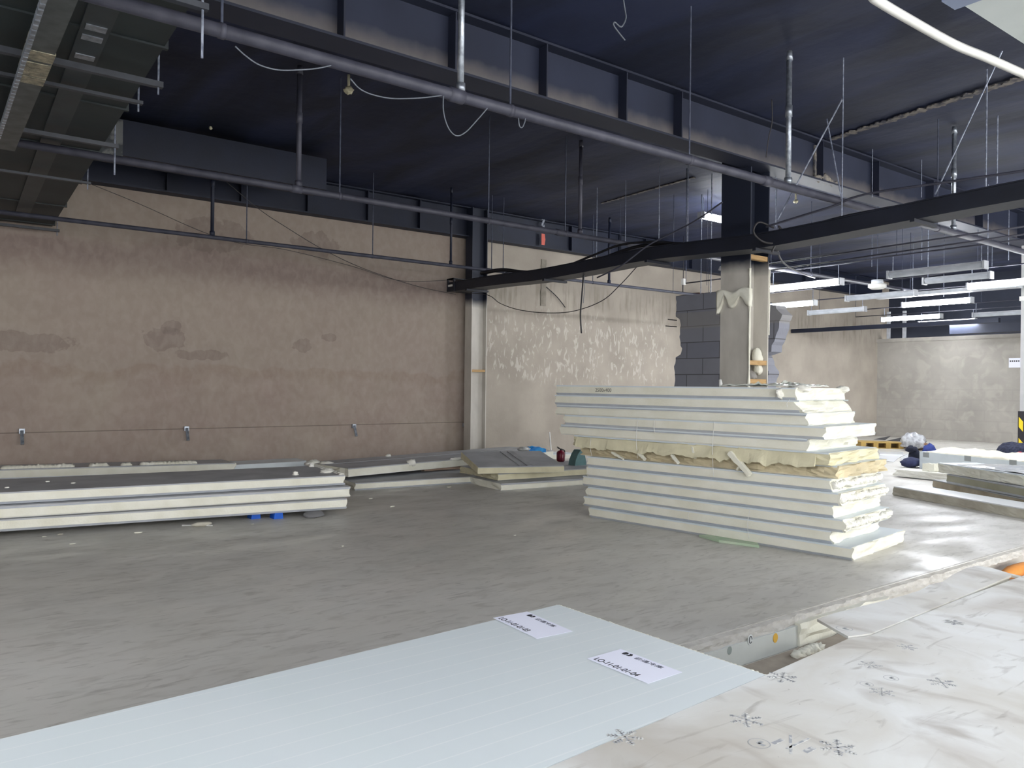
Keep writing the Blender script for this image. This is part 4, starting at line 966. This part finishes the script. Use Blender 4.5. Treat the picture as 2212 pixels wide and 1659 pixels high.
rightp('olive-grey panel beam in the middle of the right heap', P3(2045, 1042, .13), P3(2212, 1075, .13), .5, .11, .125, 83, .9, core=mat('olive_foam', (172, 170, 150), (158, 156, 134), scale=4, rough=.8), skin=SKING, chamf=.01)
t, fr = rightp('topmost panel of the right heap, thick cream foam with white film', P3(2026, 1020, .24), P3(2212, 1050, .24), .55, .12, .24, 84, .9, core=FOAM, skin=SKIN, chamf=.0, ragside=.02)
FW = mat('glossy_white_film', (238, 242, 246), rough=.15)
Lr = 3.0
def film(u, v, w_):
    l = .9+1.1*u; return fr(l, .05+.45*v, .122+.03*abs(nz((u*3, v*2, 3)))+.035*math.sin(math.pi*u)*v+.002*w_)
tag(G().grid(18, 8, 1, film).build('plastic_film', FW, None, False), 'glossy white plastic sheet rumpled over the right heap', 'plastic film')
# big block of panels standing on edge behind
A = P3(1986, 1012, 0); B = P3(2212, 1040, 0)
d = Vector((B.x-A.x, B.y-A.y, 0)).normalized(); w2 = Vector((-d.y, d.x, 0)); w2 = -w2 if w2.dot(Vector((fw0.x, fw0.y, 0))) < 0 else w2
zt0 = EYE-(975-840)/F*(A-CAM).dot(cf)
bp = thing('panel_block', 'big pale blue-grey panel standing on edge with foam crust on top', 'panel', A)
frb = lambda l, w_, z: A+d*l+w2*w_+Vector((0, 0, z))
Lb = (B-A).length+1.2
G().box((0, 0, 0), (Lb, .3, zt0), frb).build('steel_face', mat('pale_blue_face', (200, 208, 212), (188, 196, 200), scale=3, rough=.45), bp)
def crust(u, v, w_):
    l = .12+(Lb-.15)*u; w3 = .02+.5*v; return frb(l, w3, zt0-.01+w_*(.03+.06*v+.04*nz((l*4, v*3, 1))+.02*nz((l*13, v*8, 5))))
G().grid(60, 6, 2, crust).build('foam_crust', mat('bright_foam_crust', (244, 240, 226), (232, 226, 206), scale=7, rough=.9, bump=.3), bp, True)
GL = mat('grey_tape_square', (138, 142, 142), rough=.6)
for (x, y) in ((2001, 981), (2091, 989), (2189, 998)):
    p = onp(x, y, A, w2); l = (p-A).dot(d)
    G().box((l-.06, -.004, p.z-.05), (l+.05, 0, p.z+.03), frb).build('label_square', GL, bp)
# wedge, chunk
A2 = P3(1932, 1030, .0); B2 = P3(2042, 1041, .0)
rightp('ragged cream foam strip lying left of the right heap', A2, B2, .35, .10, .012, 86, .05, core=FOAMW, chamf=0, skin=FOAMW, rag=.05, ragside=.01)
a = P3(2016, 1018, .12); tag(G().grid(6, 6, 4, lambda u, v, w_: (a.x+.02+.16*u-.05*v, a.y-.14*u+.14*v, .115+.11*w_+.02*nz((u*3, v*3, w_*2)))).build('foam_chunk', FOAM, None, False, origin=(a.x, a.y, .115)), 'foam chunk perched at the left end of the right heap', 'foam chunk')
# dark clothing
NV = mat('navy_cloth', (34, 38, 66), (50, 56, 92), scale=14, rough=.9, bump=.3)
a = P3(1968, 1010, 0)
tag(G().blob((a.x+.0, a.y, .08), (.24, .13, .08), 2, .25, flat=.002).build('work_boot', NV, None, True, origin=(a.x, a.y, 0)), 'navy boot shape lying on the floor left of the block', 'boot')
a = P3(1978, 1002, 0); g = G().blob((a.x+.06, a.y+.05, .14), (.09, .09, .15), 5, .3, flat=.002); g.blob((a.x-.02, a.y+.08, .25), (.09, .08, .06), 6, .3)
tag(g.build('trouser_leg', mat('black_navy_cloth', (24, 27, 42), (36, 40, 60), scale=10, rough=.9), None, True, origin=(a.x, a.y, 0)), 'dark trousers heaped against the left end of the block', 'clothing')
a = at(2008, 960, X=13.75); tag(G().blob((a.x, a.y, a.z*.45), (.12, .13, a.z*.55), 9, .25, flat=.002).build('blue_cloth', mat('royal_blue_cloth', (40, 54, 116), (54, 70, 140), scale=10, rough=.85), None, True, origin=a), 'royal blue cloth showing behind the block', 'clothing')
a = at(2205, 985, X=11.8)
jk = thing('jacket', 'dark navy padded jacket with red patch heaped behind the block at right', 'jacket', (13.65, 4.85, 0))
G().blob((13.65, 4.85, .2), (.3, .45, .3), 12, .22, 1.8, n=24, flat=.002).build('jacket_body', mat('fleece_navy', (30, 34, 54), (58, 62, 84), scale=30, rough=1, bump=.4), jk, True)
q = at(2203, 983, X=13.33); G().blob(q, (.03, .06, .05), 3, .2).build('red_patch', mat('red_cloth', (176, 40, 60), rough=.8), jk, True)
# pallet etc. at the far corner
a = at(1860, 968, Z=0); b_ = at(1952, 970, Z=0)
pal = thing('wooden_pallet', 'yellow wooden pallet by the far wall right of the tall stack', 'pallet', a)
d = Vector((b_.x-a.x, b_.y-a.y, 0)); Lp = d.length; d.normalize(); w2 = Vector((-d.y, d.x, 0)); w2 = -w2 if w2.x < 0 else w2
fp_ = lambda l, w_, z: a+d*l+w2*w_+Vector((0, 0, z))
PW = mat('pallet_yellow', (184, 154, 86), (164, 134, 68), scale=6, rough=.7)
G().box((0, 0, .115), (Lp, .55, .135), fp_).build('deck', PW, pal); G().box((0, 0, 0), (Lp, .55, .015), fp_).build('base_boards', PW, pal)
for k in range(4): l = k*(Lp-.1)/3; G().box((l, 0, .015), (l+.1, .55, .115), fp_).build('stringer', PW, pal)
BK = mat('black_sheet', (38, 38, 42), rough=.5)
for (x0, x1, yb, yt, lab, nn_) in ((1886, 1923, 949, 942, 'black sheet leaning on the pallet, left one', 0), (1915, 1962, 952, 942, 'black sheet leaning on the pallet, right one', .25)):
    p = fp_(Lp*.5, .5, .2)
    A_ = at(x0, yb, X=p.x+nn_); B_ = at((x0+x1)/2+6, yb+2, X=p.x+nn_); C_ = at(x1, yt, X=p.x+nn_+.4)
    g = G(); th_ = Vector((.03, 0, 0)); g.add([A_, B_, C_, A_+th_, B_+th_, C_+th_], [(0, 1, 2), (5, 4, 3), (0, 3, 4, 1), (1, 4, 5, 2), (2, 5, 3, 0)])
    tag(g.build('black_sheet', BK, None, origin=A_), lab, 'sheet')
p = at(1972, 958, Z=.15)
tag(G().blob((p.x, p.y, .2), (.2, .24, .17), 21, .4, 2.5, n=20).build('plastic_bag', mat('silvery_plastic', (215, 218, 222), (150, 150, 156), scale=9, rough=.2), None, True, origin=(p.x, p.y, 0)), 'shiny crumpled plastic bag right of the pallet', 'bag')
p = at(1978, 966, Z=.05); g = G().blob((p.x, p.y, .09), (.15, .32, .08), 23, .5, 2.5, n=20, flat=.002)
tag(g.build('cardboard_scrap', mat('brown_card', (160, 122, 94), (130, 96, 74), scale=5, rough=.8), None, True, origin=(p.x, p.y, 0)), 'crumpled brown cardboard in front of the plastic bag', 'cardboard')
def fsheet(lab, pts, ma, z=.012):
    P_ = [at(x, y, Z=z) for x, y in pts]; c = sum(P_, Vector())/len(P_)
    g = G(); n = len(P_); g.prism([(p.x, p.y) for p in P_], lambda a_, b_, t_: (a_, b_, t_), .002, z)
    return tag(g.build('plastic_film', ma, None, origin=(c.x, c.y, 0)), lab, 'plastic film')
fsheet('white foil strip on the floor behind the tall stack', [(1900, 975), (1952, 976), (1950, 982), (1900, 980)], FW, .03)
fsheet('glossy white plastic on the floor by the dark trousers', [(1945, 990), (1962, 980), (1980, 985), (1975, 995), (1955, 997)], FW, .05)
fsheet('pale sheet on the floor between stack and right heap', [(1895, 984), (1960, 980), (1940, 990), (1930, 998), (1895, 992)], mat('pale_floor_sheet', (205, 206, 208), rough=.4), .008)

# ------------------------------------------------------------------ foreground
# blue-white panel pile
ZT = .40
c0 = at(1207, 1305, Z=ZT); c1 = at(1655, 1456, Z=ZT)
wf = (c1-c0).length
dd = (c0-c1).normalized()          # towards the wall
ux = Vector((-math.cos(R_(-2.2)), -math.sin(R_(-2.2)), 0))
ux = Vector(((at(0, 1595, Z=ZT)-c0).x, (at(0, 1595, Z=ZT)-c0).y, 0)).normalized()
for k in range(5):
    z = ZT-.114*(k+1)
    t = thing('sandwich_panel', ('pale blue-white panel with two paper labels on top of the foreground pile' if k == 0 else 'foreground panel hidden below the labelled one in the pile'), 'panel', c0+Vector((0, 0, z-ZT)), 'panels of the foreground pile' if k else None)
    vv = (c1-c0).normalized()
    frf = lambda l, w_, h: Vector((c0.x, c0.y, z))+ux*l+vv*w_+Vector((0, 0, h))
    ox = (0, .05, .02, .06, .03)[k]
    G().grid(30, 24, 3, lambda u, v, w_: frf(ox+3.2*u-(.006*nz((v*40, w_, k)) if u == 0 else 0), .004+(wf-.008)*v, .002+.108*w_)).build('foam_core', FOAM, t)
    o = G().box((ox+.004, 0, .1095), (ox+3.2, wf, .1125), frf).build('top_skin', SKINR if k == 0 else SKIN, t)
    G().box((ox+.004, 0, 0), (ox+3.2, wf, .002), frf).build('bottom_skin', EDGE, t)
    if k == 0:
        fr0 = frf; T0 = t
        rim = G()
        for q in range(60): w_ = wf*q/59; rim.blob(frf(-.001, w_, .108+.001*nz((q, 0, 0))), (.006, .012, .0035+.004*max(0, nz((q*.7, 3, 0)))), q, .6, 3, n=6)
        rim.build('foam_rim', FOAM, t, True)
frf = fr0; z0t = ZT-.114
frf = lambda l, w_, h: Vector((c0.x, c0.y, z0t))+ux*l+(c1-c0).normalized()*w_+Vector((0, 0, h))
# paper labels
for (pts, code, lab) in ((((1065, 1335), (1160, 1380), (1246, 1356), (1140, 1322)), 'LO-11-01-01-03', 'white paper label reading 03 at the end, further from camera'),
                         (((1268, 1423), (1400, 1477), (1487, 1447), (1340, 1402)), 'LO-11-01-01-04', 'white paper label reading 04 at the end, nearer to camera')):
    Q = [at(x, y, Z=ZT) for x, y in pts]
    o_ = Q[0]; e1 = Q[1]-Q[0]; e2 = Q[3]-Q[0]; Wl = e1.length; Hl = e2.length; e1.normalize(); e2 = (e2-e1*e2.dot(e1)).normalized()
    t = thing('paper_label', lab, 'label', (o_.x, o_.y, ZT))
    fl_ = lambda x, y, z: Vector((o_.x, o_.y, ZT+.0008))+e1*x+e2*y+Vector((0, 0, z))
    G().box((0, 0, -.0006), (Wl, Hl, .0), fl_).build('paper', PAPER, t)
    text(code, .036, lambda x, y, z: fl_(.016+x*.80, .012+y, .0004+z), 'code_text', t)
    text('云通冷库', .026, lambda x, y, z: fl_(Wl*.33+x*1.15, Hl*.80+y*.85, .0004+z), 'company_text', t, mat('faded_ink', (90, 92, 104), rough=.7))
    g = G(); L0x, L0y = Wl*.30-.045, Hl*.80
    for sx in (0, .019): g.prism([(L0x+sx+.0, L0y), (L0x+sx+.012, L0y), (L0x+sx+.018, L0y+.011), (L0x+sx+.012, L0y+.022), (L0x+sx+.0, L0y+.022), (L0x+sx-.002 if sx == 0 else L0x+sx+.006, L0y+.011)], lambda a_, b_, s_: fl_(a_, b_, s_), .0003, .0009)
    g.build('logo', INK, t)
# film covered panels on the right
def poly_panel(label, pts, z0, z1, ma, seed, nm='film_covered_panel'):
    t = thing(nm, label, 'panel', (pts[0][0], pts[0][1], z0))
    cx_ = sum(p[0] for p in pts)/len(pts); cy_ = sum(p[1] for p in pts)/len(pts)
    G().prism([(cx_+(p[0]-cx_)*.996, cy_+(p[1]-cy_)*.99) for p in pts], lambda a_, b_, s_: (a_, b_, s_), z0, z1-.002).build('foam_core', FOAM, t)
    o = G().prism(pts, lambda a_, b_, s_: (a_, b_, s_), z1-.003, z1).build('film_cover', ma, t)
    return t
n1 = at(1655, 1456, Z=ZT); n2 = at(1835, 1378, Z=ZT); n3 = at(1880, 1372, Z=ZT); n4 = at(2100, 1290, Z=ZT)
yB = c1.y-.004
fpts = [(-1.0, .15), (4.7, .15), (4.7, 1.53), (4.2, 1.525), (n4.x, 1.518)] + [(n3.x, n3.y), (n2.x, n2.y), (n1.x+.01, n1.y-.002)] + [(.6, (c1+ux*1.53).y-.006), (-1.0, (c1+ux*3.13).y-.006)]
PB = poly_panel('large dusty white film-covered panel filling the lower right foreground', fpts, ZT-.1, ZT-.001, FILMM, 1)
for k in range(4): poly_panel('panel hidden below the dusty film-covered one', [(-.9, .2), (4.5, .2), (4.5, 1.40), (2.1, 1.40), (-.9, 1.24)], ZT-.1-.1175*(k+1), ZT-.1-.1175*k-.002, SKIN, 3, 'sandwich_panel')['group'] = 'panels under the dusty one'
# the panel beyond, with ragged far edge
m0 = at(1765, 1337, Z=ZT+.0); rag = [(m0.x, m0.y)]
pixs = [(1800, 1325), (1850, 1312), (1900, 1300), (1950, 1287), (1985, 1276), (2010, 1262), (2035, 1257), (2060, 1240), (2085, 1228), (2110, 1222), (2140, 1226), (2180, 1238), (2230, 1250), (2290, 1262)]
for (x, y) in pixs:
    p = at(x, y+1.5*nz((x, 0, 0)), Z=ZT)
    rag.append((p.x, p.y))
lastx = rag[-1][0]
rag2 = [(n2.x+.012, n2.y+.012)] + [(rag[0][0], rag[0][1])] + rag[1:] + [(lastx, 1.56), (n4.x, 1.526), (n3.x+.02, n3.y+.008)]
PC = thing('film_covered_panel', 'second dusty film-covered sheet behind the large panel, ragged far edge', 'panel', (rag2[0][0], rag2[0][1], ZT-.1))
G().prism(rag2[::-1], lambda a_, b_, s_: (a_, b_, s_), ZT-.010, ZT).build('film_cover', FILMM, PC)
cx_, cy_ = 4.1, 1.63
G().prism([(3.3, 1.545), (lastx, 1.57), (lastx, 1.60), (3.6, 1.66)], lambda a_, b_, s_: (a_, b_, s_), -.17, ZT-.011).build('foam_core', FOAM, PC)
# prints on the film: snowflakes and round mark
PR = mat('grey_print', (160, 162, 166), (205, 205, 202), scale=60, rough=.6, lo=.45, hi=.55)
def flake(cx_, cy_, r, rot, parent, z):
    g = G()
    def seg(x0, y0, x1, y1, w_=.0045):
        a_ = Vector((x0, y0)); b_ = Vector((x1, y1)); d_ = (b_-a_).normalized(); n_ = Vector((-d_.y, d_.x))*w_/2
        P_ = [a_+n_, a_-n_, b_-n_, b_+n_]
        g.prism([(p.x, p.y) for p in P_], lambda p_, q_, s_: (cx_+p_, cy_+q_, s_), z, z+.0006)
    for k in range(6):
        an = rot+k*math.pi/3; c_, s_ = math.cos(an), math.sin(an)
        seg(0, 0, r*c_, r*s_, r*.09)
        for q in (.4, .62, .82):
            for sg in (-1, 1):
                a2 = an+sg*R_(55); l = r*(.36-.22*q)
                seg(r*q*c_, r*q*s_, r*q*c_+l*math.cos(a2), r*q*s_+l*math.sin(a2), r*.075)
    return g.build('printed_snowflake', PR, parent)
zf = ZT-.001
for (x, y, s) in ((1690, 1463, 1), (1612, 1555, 1), (1810, 1615, 1), (1350, 1592, 1), (1880, 1437, .8), (2035, 1475, .9), (1905, 1495, .8), (2062, 1345, .8), (1960, 1398, .7)):
    p = at(x, y, Z=zf)
    if y < 1360: flake(p.x, p.y, .045*s, .3, PC, ZT)
    else: flake(p.x, p.y, .048*s, .3+x*.01, PB, zf)
def ring(cx_, cy_, r, parent, z):
    g = G(); n = 28; vs = []; fs = []
    for i in range(n):
        a_ = 2*math.pi*i/n
        for rr in (r, r*.92): vs.append((cx_+rr*math.cos(a_), cy_+rr*math.sin(a_), z+.0006))
    for i in range(n): j = (i+1) % n; fs.append((2*i, 2*i+1, 2*j+1, 2*j))
    g.add(vs, fs); g.box((cx_-.2*r, cy_-.6*r, z), (cx_+.15*r, cy_+.1*r, z+.0006)); g.box((cx_-.1*r, cy_-.1*r, z), (cx_+.55*r, cy_+.25*r, z+.0006))
    g.build('printed_round_mark', mat('faint_print', (168, 170, 172), rough=.6), parent)
for (x, y, s) in ((1640, 1606, 1), (1925, 1465, .8), (1872, 1478, .7)):
    p = at(x, y, Z=zf); ring(p.x, p.y, .028*s, PB, zf)
p = at(1824, 1358, Z=ZT); ring(p.x, p.y, .03, PC, ZT)
for (x, y, wx, wy) in ((1680, 1602, .02, .012), (1748, 1620, .02, .016), (1708, 1608, .055, .007), (1724, 1606, .05, .007)):
    p = at(x, y, Z=zf); ax = Vector((.83, .56, 0)) if wx > .05 else Vector((1, 0, 0)); by = Vector((-ax.y, ax.x, 0))
    G().box((-wx, -wy/2, 0), (wx, wy/2, .0006), lambda a_, b_, s_: p+ax*a_+by*b_+Vector((0, 0, s_))).build('printed_bar', PR, PB)
# long edge-on panel with stickers below the slab edge
ep = thing('sandwich_panel', 'white panel strip with round stickers below the broken slab edge', 'panel', (3.5, 2.56, -.17))
G().box((2.2, 2.55, -.168), (3.95+.25, 2.60, -.05)).build('steel_face', mat('sticker_face', (214, 218, 214), (204, 208, 204), scale=4, rough=.5), ep)
FP = G().grid(30, 2, 4, lambda u, v, w_: (3.98+1.0*u, 2.535-.03*nz((u*6, w_*3, 1))+.05*v, -.165+.13*w_+.012*nz((u*9, w_*2, 2)))).build('foam_patch', FOAM, ep, False)
for (x, y, r, c, nm) in ((1576, 1405, .018, (150, 160, 156), 'grey_sticker'), (1621, 1382, .024, (214, 218, 216), 'mark_sticker'), (1675, 1378, .022, (226, 178, 70), 'orange_sticker')):
    p = at(x, y, Y=2.549); n = 16
    G().prism([(p.x+r*math.cos(2*math.pi*i/n), p.z+r*1.2*math.sin(2*math.pi*i/n)) for i in range(n)], lambda a_, b_, s_: (a_, 2.549-s_, b_), 0, .001).build('sticker', mat(nm, c, rough=.6), ep)
    if nm == 'mark_sticker':
        G().tube(spl([(p.x+.012*math.cos(t_), 2.5475, p.z+.018*math.sin(t_)) for t_ in [i*.7 for i in range(9)]], 3), .0022, 4).build('sticker_mark', INK, ep)
# ledge in the gap and foam scraps
tag(G().box((2.4, 2.30, -.17), (6.0, 2.50, -.145)).build('floor_board', mat('dusty_board', (176, 166, 152), (150, 140, 128), scale=6, rough=.9), None, origin=(3.5, 2.4, -.17)), 'dusty board lying in the gap beside the slab edge', 'board')
a = at(1735, 1412, Z=-.14); g = G()
for k in range(7): g.blob((a.x-.06+.035*k, a.y+.02*nz((k, 1, 1)), -.135+.01*nz((k, 2, 2))), (.035, .03, .025), k+40, .7, 2.5, n=8)
tag(g.build('foam_scrap', FOAM, None, True, origin=(a.x, a.y, -.17)), 'broken foam scraps in the gap between panels and slab', 'foam scraps')
a = at(2185, 1228, Z=-.1); tag(G().blob((a.x+.1, a.y-.02, -.12), (.35, .06, .05), 3, .2).build('orange_tarp', mat('orange_fabric', (214, 140, 60), (196, 122, 46), scale=8, rough=.7), None, True, origin=(a.x, a.y, -.17)), 'orange cloth edge lying below the slab at far right', 'cloth')
# litter on the floor
LIT = [(435, 1137, 30), (545, 1133, 0), (800, 1078, 8), (847, 1095, 8), (980, 1135, 6), (970, 1053, 8), (1019, 1043, 8), (1038, 1043, 8), (130, 1155, 8), (155, 1176, 8), (95, 1160, 6), (298, 1152, 10), (306, 1219, 5), (1030, 1400, 5), (1112, 1157, 5), (740, 1180, 4), (1405, 1205, 4)]
for i, (x, y, s) in enumerate(LIT):
    p = at(x, y, Z=0); s_ = max(s, 5)*.0013*(p-CAM).length/5
    ma = FOAM if i % 4 else DFOAM
    o = (G().blob((p.x, p.y, s_*.3), (s_*1.6, s_*.7, s_*.35), i+60, .6, 2, n=8, flat=.001)).build('foam_crumb', ma, None, True, origin=(p.x, p.y, 0))
    tag(o, 'tiny pale foam crumb on the concrete floor', 'crumb', 'foam crumbs on the floor')
a = at(447, 1137, Z=0); b_ = at(430, 1137, Z=0); d = (a-b_).normalized()
tag(G().tube([b_-d*.15+Vector((0, 0, .008)), a+d*.05+Vector((0, 0, .008))], .006, 5).build('plastic_strip', WHITEP, None, origin=b_), 'thin white plastic strip on the floor before the left stack', 'strip')
